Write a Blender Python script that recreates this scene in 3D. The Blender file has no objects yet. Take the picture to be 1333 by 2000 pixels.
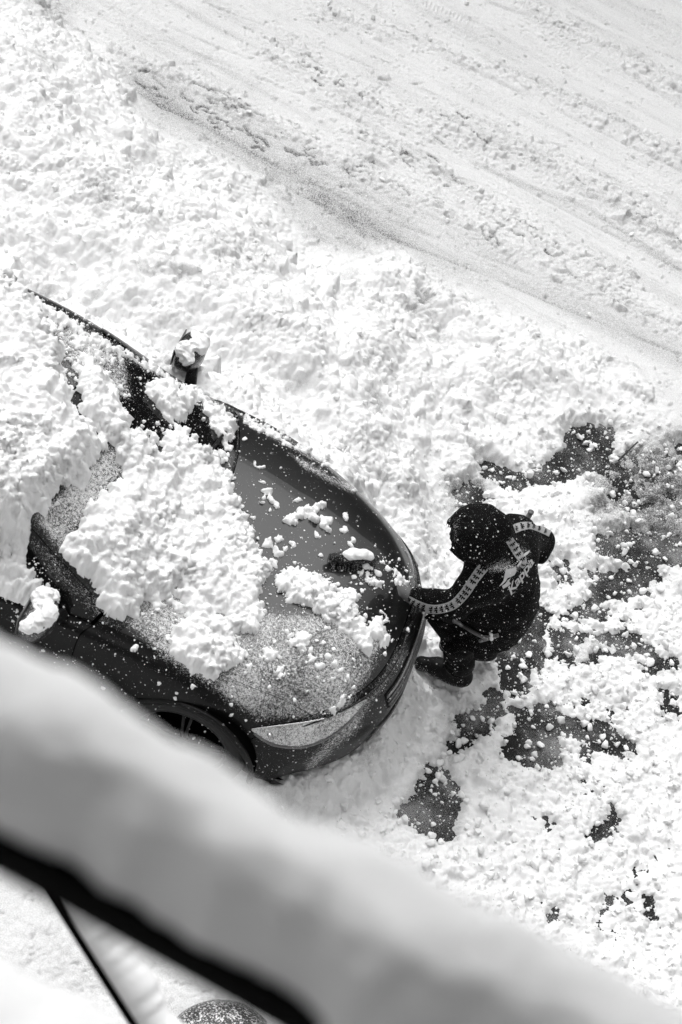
import bpy, bmesh, math, random
import numpy as np
from mathutils import Vector, Matrix
from mathutils.bvhtree import BVHTree

random.seed(7)
RNG = np.random.default_rng(11)
scene = bpy.context.scene
COL = scene.collection

# ------------------------------------------------------------------ camera
CD, CP, CR, CF = 10.63, math.radians(47.5), math.radians(-21.1), 3500.0
CAM = np.array([0, -CD * math.cos(CP), CD * math.sin(CP)])
FW = -CAM / CD
RT = np.array([1.0, 0, 0])
UP = np.cross(RT, FW)
RC, RS = math.cos(CR), math.sin(CR)
cam_d = bpy.data.cameras.new('camera')
cam = bpy.data.objects.new('camera', cam_d)
COL.objects.link(cam)
cx_, cy_ = RC * RT - RS * UP, RS * RT + RC * UP
cam.matrix_world = Matrix([[cx_[i], cy_[i], -FW[i], CAM[i]] for i in range(3)] + [[0, 0, 0, 1]])
cam_d.sensor_fit = 'VERTICAL'
cam_d.sensor_height = 36
cam_d.sensor_width = 24
cam_d.lens = CF / 2000 * 36
cam_d.clip_start = 0.05
cam_d.clip_end = 400
cam_d.dof.use_dof = True
cam_d.dof.focus_distance = 10.0
cam_d.dof.aperture_fstop = 3.4
scene.camera = cam

# ------------------------------------------------------------------ world, sun, exposure
SUN_EL, SUN_AZ = math.radians(60), math.radians(-35)      # azimuth measured from +Y towards +X
world = bpy.data.worlds.new('World')
scene.world = world
world.use_nodes = True
nt = world.node_tree
nt.nodes.clear()
sky = nt.nodes.new('ShaderNodeTexSky')
sky.sky_type = 'NISHITA'
sky.sun_disc = False
sky.sun_elevation = SUN_EL
sky.sun_rotation = SUN_AZ
sky.air_density = 1.0
sky.dust_density = 6.0
bw = nt.nodes.new('ShaderNodeRGBToBW')
bg = nt.nodes.new('ShaderNodeBackground')
bg.inputs['Strength'].default_value = 0.15
wo = nt.nodes.new('ShaderNodeOutputWorld')
nt.links.new(sky.outputs[0], bw.inputs[0])
nt.links.new(bw.outputs[0], bg.inputs['Color'])
nt.links.new(bg.outputs[0], wo.inputs['Surface'])
sun_d = bpy.data.lights.new('sun', 'SUN')
sun_d.energy = 0.7
sun_d.angle = math.radians(70)
sun_d.color = (1, 1, 1)
sun = bpy.data.objects.new('sun', sun_d)
COL.objects.link(sun)
sdir = Vector((math.sin(SUN_AZ) * math.cos(SUN_EL), math.cos(SUN_AZ) * math.cos(SUN_EL), math.sin(SUN_EL)))
sun.rotation_euler = sdir.to_track_quat('Z', 'Y').to_euler()
sun.location = (0, 0, 20)
scene.view_settings.view_transform = 'Standard'
scene.view_settings.look = 'None'
scene.view_settings.gamma = 1
scene.view_settings.exposure = 0.42


# ------------------------------------------------------------------ projection helpers
def px(X):
    d = np.asarray(X, float) - CAM
    z = d @ FW
    x = d @ RT * CF / z
    y = d @ UP * CF / z
    return np.stack([666.5 + RC * x - RS * y, 1000 - (RS * x + RC * y)], -1)


def ray(q):
    q = np.asarray(q, float)
    a = q[..., 0] - 666.5
    b = 1000 - q[..., 1]
    x = RC * a + RS * b
    y = -RS * a + RC * b
    d = FW + x[..., None] / CF * RT + y[..., None] / CF * UP
    return d / np.linalg.norm(d, axis=-1, keepdims=True)


def un(q, z):
    d = ray(q)
    t = (z - CAM[2]) / d[..., 2]
    return CAM + d * t[..., None]


def un_depth(q, dep):
    d = ray(q)
    return CAM + d * (dep / (d @ FW))[..., None]


# ------------------------------------------------------------------ noise
class Noise:
    def __init__(self, seed):
        r = np.random.default_rng(seed)
        self.p = r.permutation(1024)
        a = r.uniform(0, 2 * np.pi, 1024)
        self.gx, self.gy = np.cos(a), np.sin(a)

    def __call__(self, x, y):
        xi = np.floor(x).astype(np.int64)
        yi = np.floor(y).astype(np.int64)
        fx, fy = x - xi, y - yi
        u = fx * fx * fx * (fx * (fx * 6 - 15) + 10)
        v = fy * fy * fy * (fy * (fy * 6 - 15) + 10)

        def g(i, j, dx, dy):
            h = self.p[(self.p[i & 1023] + j) & 1023]
            return self.gx[h] * dx + self.gy[h] * dy
        a = g(xi, yi, fx, fy)
        b = g(xi + 1, yi, fx - 1, fy)
        c = g(xi, yi + 1, fx, fy - 1)
        d = g(xi + 1, yi + 1, fx - 1, fy - 1)
        return ((a * (1 - u) + b * u) * (1 - v) + (c * (1 - u) + d * u) * v) * 1.5


N1, N2, N3, N4 = Noise(1), Noise(2), Noise(3), Noise(4)


def fbm(n, x, y, f, o=3, g=0.5):
    s, a = 0, 1.0
    for k in range(o):
        s = s + a * n(x * f + 17.3 * k, y * f - 9.1 * k)
        f *= 2.03
        a *= g
    return s


def billow(n, x, y, f, o=3, g=0.5):
    s, a = 0, 1.0
    for k in range(o):
        s = s + a * (np.sqrt(np.abs(n(x * f + 7.7 * k, y * f + 3.1 * k)) + 0.004) - 0.35)
        f *= 2.1
        a *= g
    return s


# ------------------------------------------------------------------ object helpers
def tag(o, label=None, cat=None, group=None, kind=None):
    if label:
        o['label'] = label
    if cat:
        o['category'] = cat
    if group:
        o['group'] = group
    if kind:
        o['kind'] = kind
    return o


def empty(name, loc=(0, 0, 0), rz=0.0):
    o = bpy.data.objects.new(name, None)
    o.location = loc
    o.rotation_euler = (0, 0, rz)
    o.empty_display_size = 0.2
    COL.objects.link(o)
    return o


def mk(name, V, F, mat=None, parent=None, smooth=True, attrs=None):
    """V (n,3); F: ndarray (m,k) or list of tuples"""
    me = bpy.data.meshes.new(name)
    V = np.asarray(V, np.float32)
    if isinstance(F, np.ndarray):
        m, k = F.shape
        me.vertices.add(len(V))
        me.vertices.foreach_set('co', V.ravel())
        me.loops.add(m * k)
        me.loops.foreach_set('vertex_index', F.astype(np.int32).ravel())
        me.polygons.add(m)
        me.polygons.foreach_set('loop_start', np.arange(0, m * k, k, dtype=np.int32))
        me.polygons.foreach_set('loop_total', np.full(m, k, np.int32))
        me.update(calc_edges=True)
    else:
        me.from_pydata(V.tolist(), [], F)
        me.update()
    me.polygons.foreach_set('use_smooth', np.full(len(me.polygons), smooth))
    if attrs:
        for an, av in attrs.items():
            at = me.attributes.new(an, 'FLOAT', 'POINT')
            at.data.foreach_set('value', np.asarray(av, np.float32))
    if mat:
        me.materials.append(mat)
    me.validate()
    o = bpy.data.objects.new(name, me)
    COL.objects.link(o)
    if parent:
        o.parent = parent
    return o


def grid_faces(nu, nv, mask=None):
    i = np.arange(nu - 1)[:, None] * nv + np.arange(nv - 1)[None, :]
    F = np.stack([i, i + nv, i + nv + 1, i + 1], -1).reshape(-1, 4)
    if mask is not None:
        F = F[mask.ravel()[F].all(1)]
    return F


def compact(V, F, *at):
    used = np.zeros(len(V), bool)
    used[F.ravel()] = True
    idx = np.cumsum(used) - 1
    return [V[used], idx[F]] + [a[used] for a in at]


def tube(path, rad, n=10, cap=True):
    P = np.asarray(path, float)
    m = len(P)
    rad = np.full(m, rad, float) if np.isscalar(rad) else np.asarray(rad, float)
    T = np.gradient(P, axis=0)
    T /= np.linalg.norm(T, axis=1, keepdims=True) + 1e-9
    ref = np.array([0, 0, 1.0]) if abs(T[0][2]) < 0.9 else np.array([1.0, 0, 0])
    V = []
    a = np.cross(T[0], ref)
    a /= np.linalg.norm(a)
    for k in range(m):
        a = a - T[k] * (a @ T[k])
        a /= np.linalg.norm(a)
        b = np.cross(T[k], a)
        th = np.linspace(0, 2 * np.pi, n, endpoint=False)
        V.append(P[k] + rad[k] * (np.cos(th)[:, None] * a + np.sin(th)[:, None] * b))
    V = np.concatenate(V)
    F = []
    for k in range(m - 1):
        for j in range(n):
            F.append((k * n + j, k * n + (j + 1) % n, (k + 1) * n + (j + 1) % n, (k + 1) * n + j))
    if cap:
        F.append(tuple(range(n))[::-1])
        F.append(tuple(range((m - 1) * n, m * n)))
    return V, F


def join(parts):
    V, F, o = [], [], 0
    for v, f in parts:
        V.append(np.asarray(v, float))
        F += [tuple(int(i) + o for i in q) for q in f]
        o += len(v)
    return np.concatenate(V), F


def box(c, s, R=None):
    c = np.asarray(c, float)
    s = np.asarray(s, float) / 2
    V = np.array([[x, y, z] for x in (-1, 1) for y in (-1, 1) for z in (-1, 1)], float) * s
    if R is not None:
        V = V @ np.asarray(R).T
    F = [(0, 1, 3, 2), (4, 6, 7, 5), (0, 4, 5, 1), (2, 3, 7, 6), (0, 2, 6, 4), (1, 5, 7, 3)]
    return V + c, F


# ------------------------------------------------------------------ materials
def new_mat(name):
    m = bpy.data.materials.new(name)
    m.use_nodes = True
    t = m.node_tree
    b = t.nodes['Principled BSDF']
    return m, t, b


def nd(t, typ, **kw):
    n = t.nodes.new(typ)
    for k, v in kw.items():
        if k in n.inputs.keys():
            n.inputs[k].default_value = v
        else:
            setattr(n, k, v)
    return n


def g3(v):
    return (v, v, v, 1)


def noise_node(t, scale, detail=2.0, rough=0.5, coord=None):
    n = nd(t, 'ShaderNodeTexNoise')
    n.inputs['Scale'].default_value = scale
    n.inputs['Detail'].default_value = detail
    n.inputs['Roughness'].default_value = rough
    if coord is None:
        coord = nd(t, 'ShaderNodeTexCoord').outputs['Object']
    t.links.new(coord, n.inputs['Vector'])
    return n.outputs['Fac']


def ramp(t, fac, a, b, va=0.0, vb=1.0, smooth=False):
    r = nd(t, 'ShaderNodeMapRange')
    if smooth:
        r.interpolation_type = 'SMOOTHSTEP'
    r.inputs['From Min'].default_value = a
    r.inputs['From Max'].default_value = b
    r.inputs['To Min'].default_value = va
    r.inputs['To Max'].default_value = vb
    t.links.new(fac, r.inputs['Value'])
    return r.outputs['Result']


def math_node(t, op, a, b):
    m = nd(t, 'ShaderNodeMath', operation=op)
    for i, v in enumerate((a, b)):
        if isinstance(v, (int, float)):
            m.inputs[i].default_value = v
        else:
            t.links.new(v, m.inputs[i])
    return m.outputs[0]


def mixc(t, fac, a, b):
    m = nd(t, 'ShaderNodeMix', data_type='RGBA')
    if isinstance(fac, (int, float)):
        m.inputs[0].default_value = fac
    else:
        t.links.new(fac, m.inputs[0])
    for i, v in ((6, a), (7, b)):
        if isinstance(v, (int, float)):
            m.inputs[i].default_value = g3(v)
        else:
            t.links.new(v, m.inputs[i])
    return m.outputs[2]


def bump(t, b, h, strength, dist):
    n = nd(t, 'ShaderNodeBump')
    n.inputs['Strength'].default_value = strength
    n.inputs['Distance'].default_value = dist
    t.links.new(h, n.inputs['Height'])
    t.links.new(n.outputs[0], b.inputs['Normal'])


def snow_mat(name, base=0.86, sss=0.0, bumpd=0.006):
    m, t, b = new_mat(name)
    at = nd(t, 'ShaderNodeAttribute', attribute_name='dirt')
    grit = noise_node(t, 150, 2, 0.7)
    g = ramp(t, grit, 0.36, 0.62, 1.5, 0.35)
    fac = math_node(t, 'MULTIPLY', at.outputs['Fac'], g)
    big = ramp(t, noise_node(t, 2.2, 4, 0.6), 0.3, 0.7, base * 0.955, base)
    cm = nd(t, 'ShaderNodeClamp')
    t.links.new(fac, cm.inputs[0])
    c = mixc(t, cm.outputs[0], big, 0.10)
    t.links.new(c, b.inputs['Base Color'])
    b.inputs['Roughness'].default_value = 0.85
    b.inputs['Specular IOR Level'].default_value = 0.15
    if sss:
        b.inputs['Subsurface Weight'].default_value = sss
        b.inputs['Subsurface Radius'].default_value = (1, 1, 1)
        b.inputs['Subsurface Scale'].default_value = 0.012
    bump(t, b, noise_node(t, 95, 4, 0.65), 0.55, bumpd)
    return m


SNOW = snow_mat('snow')
RSNOW = snow_mat('road_snow', 0.83)


def dusted_mat(name, base, rough, coat=0.0, spec=0.5, sparse=0.03, scale=330, ior=1.5):
    """dark surface with a vertex-painted cover of fine snow grains"""
    m, t, b = new_mat(name)
    at = nd(t, 'ShaderNodeAttribute', attribute_name='dust')
    n1 = noise_node(t, scale, 2, 0.75)
    n2 = noise_node(t, scale * 0.22, 3, 0.6)
    nn = math_node(t, 'ADD', math_node(t, 'MULTIPLY', n1, 0.72), math_node(t, 'MULTIPLY', n2, 0.28))
    thr = ramp(t, at.outputs['Fac'], 0, 1, 0.70, 0.38)
    d = math_node(t, 'SUBTRACT', nn, thr)
    f = ramp(t, d, 0.0, 0.035)
    vor = nd(t, 'ShaderNodeTexVoronoi', feature='F1')
    vor.inputs['Scale'].default_value = 90
    vor.inputs['Randomness'].default_value = 1
    t.links.new(nd(t, 'ShaderNodeTexCoord').outputs['Object'], vor.inputs['Vector'])
    sp = nd(t, 'ShaderNodeSeparateColor')
    t.links.new(vor.outputs['Color'], sp.inputs[0])
    rr = ramp(t, sp.outputs[0], 0, 1, 0.0, 0.42)
    keep = ramp(t, sp.outputs[1], 1 - sparse - 0.001, 1 - sparse)
    fl = math_node(t, 'MULTIPLY', math_node(t, 'LESS_THAN', vor.outputs['Distance'], rr), keep)
    f2 = math_node(t, 'MAXIMUM', f, fl)
    f3 = math_node(t, 'MULTIPLY', f2, 0.92)
    t.links.new(mixc(t, f3, base, 0.8), b.inputs['Base Color'])
    t.links.new(ramp(t, f2, 0, 1, rough, 0.9), b.inputs['Roughness'])
    t.links.new(ramp(t, f2, 0, 1, spec, 0.1), b.inputs['Specular IOR Level'])
    b.inputs['IOR'].default_value = ior
    if coat:
        t.links.new(ramp(t, f2, 0, 1, coat, 0.0), b.inputs['Coat Weight'])
        b.inputs['Coat Roughness'].default_value = 0.02
    return m


PAINT = dusted_mat('car_paint', 0.007, 0.3, coat=0.75, spec=.35, sparse=0.05, ior=1.5)
SHADEPAINT = dusted_mat('shaded_paint', 0.003, 0.4, coat=0.12, sparse=0.08, spec=.12)  # copy of the car paint, darkened and dulled to suppress snow reflections
GLASS = dusted_mat('car_glass', 0.004, 0.05, sparse=0.03)
TRIM = dusted_mat('black_trim', 0.005, 0.45, sparse=0.05, spec=.2)
CLOTH = dusted_mat('black_cloth', 0.0028, 0.8, spec=0.07, sparse=0.13, scale=420)
KNIT = dusted_mat('dark_knit', 0.006, 0.95, spec=0.1, sparse=0.16, scale=420)
BOOT = dusted_mat('boot_leather', 0.004, 0.6, spec=0.15, sparse=0.12, scale=260)
TAPE = dusted_mat('grey_tape', 0.30, 0.8, spec=0.1, sparse=0.05)
INK = dusted_mat('white_ink', 0.50, 0.7, spec=0.1, sparse=0.02)
MARK = dusted_mat('black_mark', 0.008, 0.9, spec=0.1, sparse=0.0)
SKIN = dusted_mat('skin', 0.34, 0.6, spec=0.3, sparse=0.0)
BIN = dusted_mat('dark_plastic', 0.02, 0.4, sparse=0.1, scale=130)
GREYM = dusted_mat('grey_metal', 0.12, 0.35, sparse=0.06)
STEEL = dusted_mat('brushed_rod', 0.06, 0.3, sparse=0.10)


def plain(name, c, rough, metal=0.0, spec=0.5):
    m, t, b = new_mat(name)
    t.links.new(mixc(t, noise_node(t, 40, 3), c * 0.8, c * 1.2), b.inputs['Base Color'])
    b.inputs['Roughness'].default_value = rough
    b.inputs['Metallic'].default_value = metal
    b.inputs['Specular IOR Level'].default_value = spec
    return m


RUBBER = plain('rubber', 0.012, 0.8)
RIM = plain('rim_metal', 0.018, 0.35, 0.6)
DARKIN = plain('dark_inside', 0.002, 0.9, spec=0.0)
RAILM = plain('railing_paint', 0.002, 0.8, spec=0.03)
FACADE = plain('facade_plaster', 0.5, 0.9)
WINDOWM = plain('window_glass', 0.02, 0.1)
CHROME = plain('chrome', 0.55, 0.25, 0.9)
WOOD = plain('worn_wood', 0.17, 0.6)
TWIG = plain('twig_bark', 0.03, 0.8)


def asphalt_mat():
    m, t, b = new_mat('asphalt')
    n1 = noise_node(t, 220, 3, 0.8)
    c = mixc(t, ramp(t, n1, 0.35, 0.7), 0.005, 0.018)
    big = noise_node(t, 3.5, 4, 0.6)
    fine = noise_node(t, 420, 1, 0.6)
    thr = ramp(t, big, 0.35, 0.66, 0.71, 0.52)
    f = ramp(t, math_node(t, 'SUBTRACT', fine, thr), 0.0, 0.03)
    c2 = mixc(t, math_node(t, 'MULTIPLY', f, 0.75), c, 0.7)
    t.links.new(c2, b.inputs['Base Color'])
    b.inputs['Roughness'].default_value = 0.6
    b.inputs['Specular IOR Level'].default_value = 0.12
    bump(t, b, n1, 0.6, 0.004)
    return m


ASPHALT = asphalt_mat()

# ------------------------------------------------------------------ car frame
HD = math.radians(1.8)
OX, OY = 0.63, -1.33
HC, HS = math.cos(HD), math.sin(HD)
CFWD, CLEFT = np.array([HC, -HS, 0]), np.array([HS, HC, 0])


def l2w(L):
    L = np.asarray(L, float)
    return L[..., :1] * CFWD + L[..., 1:2] * CLEFT + L[..., 2:3] * np.array([0, 0, 1.0]) + np.array([OX, OY, 0])


def w2l(W):
    d = np.asarray(W, float) - np.array([OX, OY, 0])
    return np.stack([d @ CFWD, d @ CLEFT, d[..., 2]], -1)


ST = [  # x, bow, (y,z)*8
    (-4.30, 0.10, [(.70, .35), (.76, .45), (.80, .60), (.78, .75), (.72, .80), (.55, .82), (.3, .83), (0, .83)]),
    (-4.20, 0.10, [(.78, .28), (.84, .45), (.86, .62), (.85, .85), (.78, .95), (.62, 1.22), (.3, 1.27), (0, 1.28)]),
    (-3.90, 0.05, [(.80, .24), (.87, .42), (.89, .65), (.88, .92), (.82, .98), (.64, 1.36), (.32, 1.41), (0, 1.42)]),
    (-3.20, 0.02, [(.82, .22), (.89, .40), (.91, .65), (.90, .92), (.84, .97), (.64, 1.41), (.32, 1.46), (0, 1.47)]),
    (-2.50, 0.06, [(.82, .22), (.89, .40), (.91, .65), (.90, .92), (.84, .97), (.63, 1.40), (.31, 1.45), (0, 1.46)]),
    (-2.05, 0.20, [(.82, .22), (.89, .40), (.91, .65), (.90, .91), (.84, .965), (.61, 1.35), (.3, 1.40), (0, 1.41)]),
    (-1.68, 0.26, [(.82, .22), (.89, .40), (.91, .65), (.90, .90), (.84, .96), (.67, 1.17), (.34, 1.21), (0, 1.22)]),
    (-1.32, 0.30, [(.82, .22), (.89, .40), (.91, .64), (.90, .89), (.84, .95), (.74, 1.0), (.38, 1.03), (0, 1.04)]),
    (-1.22, 0.30, [(.82, .22), (.89, .40), (.91, .64), (.90, .885), (.84, .94), (.735, .98), (.38, 1.015), (0, 1.02)]),
    (-0.85, 0.40, [(.82, .22), (.90, .40), (.92, .62), (.90, .85), (.83, .91), (.70, .945), (.36, .98), (0, .985)]),
    (-0.47, 0.62, [(.82, .22), (.89, .40), (.91, .60), (.88, .78), (.80, .85), (.64, .905), (.34, .945), (0, .95)]),
    (-0.22, 0.80, [(.80, .21), (.87, .36), (.885, .53), (.84, .69), (.75, .775), (.58, .84), (.32, .88), (0, .885)]),
    (-0.06, 0.85, [(.78, .20), (.83, .32), (.84, .45), (.79, .58), (.70, .65), (.54, .70), (.3, .725), (0, .73)]),
    (0.00, 0.85, [(.75, .19), (.80, .28), (.80, .38), (.75, .45), (.66, .49), (.50, .505), (.28, .52), (0, .525)]),
    (-0.03, 0.85, [(.74, .17), (.79, .21), (.78, .25), (.74, .28), (.66, .29), (.50, .29), (.28, .29), (0, .29)]),
]
TX = np.array([s[0] for s in ST])
TK = np.array([s[1] for s in ST])
TY = np.array([[p[0] for p in s[2]] for s in ST])
TZ = np.array([[p[1] for p in s[2]] for s in ST])


def cr(A, t, axis0=True):
    """Catmull-Rom over first axis"""
    n = len(A)
    t = np.clip(t, 0, n - 1)
    i = np.minimum(np.floor(t).astype(int), n - 2)
    f = t - i
    p0, p1, p2, p3 = A[np.maximum(i - 1, 0)], A[i], A[i + 1], A[np.minimum(i + 2, n - 1)]
    sh = f.reshape(f.shape + (1,) * (A.ndim - 1))
    m1, m2 = 0.5 * (p2 - p0), 0.5 * (p3 - p1)
    # limit the tangents so that close stations do not overshoot
    d = p2 - p1
    lim = 3 * np.abs(d)
    m1 = np.clip(m1, -lim, lim)
    m2 = np.clip(m2, -lim, lim)
    return (2 * sh ** 3 - 3 * sh ** 2 + 1) * p1 + (sh ** 3 - 2 * sh ** 2 + sh) * m1 + (-2 * sh ** 3 + 3 * sh ** 2) * p2 + (sh ** 3 - sh ** 2) * m2


# mirrored full section: index 0..14
FY = np.concatenate([-TY, TY[:, ::-1][:, 1:]], 1)
FZ = np.concatenate([TZ, TZ[:, ::-1][:, 1:]], 1)


def csurf(us, ws):
    """grid of car surface points, local"""
    Y = cr(FY, us)
    Z = cr(FZ, us)
    X = cr(TX, us)
    K = cr(TK, us)
    Y = cr(Y.T.copy(), ws).T
    Z = cr(Z.T.copy(), ws).T
    XX = X[:, None] - K[:, None] * np.abs(Y) ** 3
    return np.stack([XX, Y, Z], -1)


def cpatch(u0, u1, w0, w1, du=0.035, dw=0.05, e=0.0, off=0.0, e2=None):
    us = np.linspace(u0 + e, u1 - e, max(3, int((u1 - u0) / du) + 1))
    e2 = e * 2.2 if e2 is None else e2
    ws = np.linspace(w0 + e2, w1 - e2, max(3, int((w1 - w0) / dw) + 1))
    P = csurf(us, ws)
    if off:
        d1 = np.gradient(P, axis=0)
        d2 = np.gradient(P, axis=1)
        n = np.cross(d1, d2)
        n /= np.linalg.norm(n, axis=-1, keepdims=True) + 1e-9
        if n[len(us) // 2, len(ws) // 2] @ np.array([0, np.sign(P[len(us) // 2, len(ws) // 2, 1]), 2.0]) < 0:
            n = -n
        P = P + n * off
    return P


def in_poly(P, poly):
    x, y = P[..., 0], P[..., 1]
    r = np.zeros(x.shape, bool)
    n = len(poly)
    for i in range(n):
        x1, y1 = poly[i]
        x2, y2 = poly[(i + 1) % n]
        if y1 == y2:
            continue
        c = ((y1 > y) != (y2 > y)) & (x < (x2 - x1) * (y - y1) / (y2 - y1) + x1)
        r ^= c
    return r


def poly_dist(P, poly, closed=True):
    """distance to the outline"""
    x, y = P[..., 0], P[..., 1]
    best = np.full(x.shape, 1e9)
    n = len(poly)
    for i in range(n if closed else n - 1):
        a = np.array(poly[i], float)
        b = np.array(poly[(i + 1) % n], float)
        d = b - a
        t = np.clip(((x - a[0]) * d[0] + (y - a[1]) * d[1]) / (d @ d + 1e-12), 0, 1)
        best = np.minimum(best, np.hypot(x - a[0] - t * d[0], y - a[1] - t * d[1]))
    return best


def soft(P, poly, w):
    d = poly_dist(P, poly)
    s = np.where(in_poly(P, poly), d, -d)
    return np.clip(0.5 + s / (2 * w), 0, 1)


# dusting zones painted on the car (photo pixels laid on the real surface)
DUST = [
    ([(235, 1215), (330, 1130), (470, 1120), (520, 1190), (650, 1200), (760, 1240), (745, 1290), (690, 1390), (610, 1408), (500, 1412), (380, 1330), (290, 1268)], 0.62, 16),
    ([(160, 1185), (235, 1215), (500, 1412), (480, 1420), (380, 1370), (170, 1260), (150, 1200)], 0.17, 20),
    ([(60, 1010), (215, 860), (270, 900), (200, 980), (120, 1080)], 0.66, 14),
    ([(70, 585), (250, 690), (260, 780), (180, 790), (110, 680)], 0.66, 14),
    ([(90, 600), (300, 700), (470, 800), (640, 890), (700, 930), (690, 950), (600, 900), (440, 805), (250, 715)], 0.42, 10),
    ([(30, 1010), (90, 1060), (230, 1195), (190, 1210), (110, 1140), (40, 1050)], 0.40, 14),
    ([(560, 880), (610, 905), (700, 950), (690, 965), (640, 945), (590, 915)], 0.62, 7),
    ([(500, 1418), (600, 1412), (715, 1370), (710, 1410), (620, 1452), (520, 1460)], 0.46, 8),
    ([(700, 1380), (790, 1240), (815, 1150), (820, 1180), (790, 1290), (700, 1430), (600, 1520), (590, 1490)], 0.55, 12),
    ([(800, 1000), (822, 1100), (815, 1200), (800, 1200), (805, 1110), (790, 1030)], 0.55, 8),
    ([(700, 970), (770, 1000), (790, 1050), (760, 1040)], 0.25, 20),
]


def dust_of(Wp, base=0.12):
    q = px(Wp)
    d = np.full(q.shape[:-1], base)
    for poly, v, w in DUST:
        d = np.maximum(d, soft(q, poly, w) * v)
    nz = fbm(N2, q[..., 0], q[..., 1], 0.013, 3)
    return np.clip(d + nz * 0.12 * (d > 0.2), 0, 1)


car = empty('parked_car', (OX, OY, 0), -HD)
tag(car, 'black parked car half buried in snow with its hood partly cleared', 'car')


def car_part(name, P, mat, base=0.12, mask=None, parent=None, **kw):
    nu, nw = P.shape[:2]
    F = grid_faces(nu, nw, mask)
    V = P.reshape(-1, 3)
    dust = dust_of(l2w(V), base)
    V, F, dust = compact(V, F, dust)
    F = F[:, ::-1]
    return mk(name, V, F, mat, parent or car, attrs={'dust': dust}, **kw)


# inner dark shell under everything (keeps gaps and wheel wells black)
Pin = cpatch(0.0, 14, 0, 14, 0.12, 0.12)
Cc = np.array([0, 0, 0.6])
Sh = Pin.copy()
Sh[..., 1] *= 0.972
Sh[..., 2] = 0.6 + (Sh[..., 2] - 0.6) * 0.975
Sh[..., 0] = -2.15 + (Sh[..., 0] + 2.15) * 0.992


def arch_mask(P, grow=0.0):
    a = np.abs(P[..., 1]) > 0.6
    m = np.ones(P.shape[:2], bool)
    for wx in (-0.93, -3.45):
        m &= ~(a & (np.hypot(P[..., 0] - wx, P[..., 2] - 0.34) < 0.385 + grow))
    return m


car_part('inner_shell', Sh, DARKIN, mask=arch_mask(Sh, -0.01))
E1 = 0.012
car_part('hood', cpatch(8.0, 11.55, 4.3, 9.7, 0.03, 0.06, e=E1, e2=.008), PAINT)
for s in (0, 1):
    def W(a, b):
        return (a, b) if s == 0 else (14 - b, 14 - a)
    P = cpatch(6.95, 11.55, *W(0, 4.3), 0.025, 0.04, e=E1, e2=.008)
    car_part('fender', P, SHADEPAINT, mask=arch_mask(P))
    P = cpatch(4.05, 6.95, *W(0, 4.02), 0.035, 0.05, e=E1)
    d_ = car_part('front_door', P, SHADEPAINT)
    hp = csurf(np.array([4.35, 4.75]), np.array(W(2.7, 2.7)))[:, 0]
    sg = -1 if s == 0 else 1
    hv, hf = join([tube([hp[0], hp[0] + (0.01, sg * .035, 0), hp[1] + (-0.01, sg * .035, 0), hp[1]], 0.012, 8)])
    o = mk('handle', hv, hf, PAINT, d_, attrs={'dust': np.zeros(len(hv))})
    P = cpatch(2.0, 4.05, *W(0, 4.02), 0.05, 0.05, e=E1)
    car_part('rear_door', P, PAINT, mask=arch_mask(P))
    P = cpatch(0.0, 2.0, *W(0, 4.02), 0.05, 0.05, e=E1)
    car_part('rear_quarter', P, PAINT, mask=arch_mask(P))
    car_part('side_window', cpatch(3.95, 6.9, *W(4.02, 4.86), 0.05, 0.06, e=E1, e2=0.01), GLASS)
    car_part('rear_side_window', cpatch(1.6, 3.95, *W(4.02, 4.86), 0.05, 0.06, e=E1, e2=0.01), GLASS)
    car_part('pillar', cpatch(4.9, 6.95, *W(4.86, 5.16), 0.05, 0.05, off=0.004), PAINT, 0.2)
    # wheel-arch lip
    for wx in (-0.93, -3.45):
        th = np.linspace(0.02, math.pi - 0.02, 40)
        lip = []
        for a in th:
            x = wx + 0.385 * math.cos(a)
            z = 0.34 + 0.385 * math.sin(a)
            y = 0.925 - 0.06 * max(0, z - 0.62) / 0.12 * 0.35
            if x > -0.62:
                y -= (x + 0.62) * 0.12
            lip.append((x, sg * y, z))
        v, f = tube(lip, 0.016, 8)
        v[:, 1] = np.where(np.abs(v[:, 1]) > 0, v[:, 1], 0)
        mk('arch_lip', v, f, TRIM, car, attrs={'dust': np.full(len(v), 0.1)})
        # liner
        L = np.stack([np.stack([wx + 0.39 * np.cos(th), np.full(len(th), sg * yy), 0.34 + 0.39 * np.sin(th)], -1) for yy in (0.9, 0.6)], 0)
        mk('arch_liner', L.reshape(-1, 3), grid_faces(2, len(th)), DARKIN, car)
car_part('front_bumper', cpatch(11.55, 14, 0, 14, 0.03, 0.05, e=E1), SHADEPAINT, 0.2)
car_part('cowl', cpatch(6.95, 8.0, 4.3, 9.7, 0.05, 0.08, e=.004, off=-.004), TRIM, .3)
car_part('windshield', cpatch(4.95, 7.95, 5.16, 8.84, 0.05, 0.05, e=0.02, e2=0.0), GLASS, 0.2)
car_part('roof', cpatch(0.95, 4.95, 4.86, 9.14, 0.06, 0.08, e=0.01, off=0.0, e2=0.0), PAINT, 0.3)
P = cpatch(0.0, 0.95, 4.02, 9.98, 0.06, 0.08, e=0.01)
car_part('tailgate', P, PAINT, 0.3)
# back end
re_ = csurf(np.array([0.0]), np.linspace(0, 14, 60))[0]
mk('rear_bumper', np.concatenate([re_, [[-4.34, 0, .55]]]), [(i, i + 1, 60) for i in range(59)] + [(59, 0, 60)], PAINT, car, attrs={'dust': np.full(61, .3)})

# surface lookups
_P = cpatch(0, 14, 0, 14, 0.06, 0.08)
_V = _P.reshape(-1, 3)
_F = grid_faces(*_P.shape[:2])
CAR_BVH = BVHTree.FromPolygons([tuple(v) for v in _V.tolist()], [tuple(f) for f in _F.tolist()])


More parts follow.
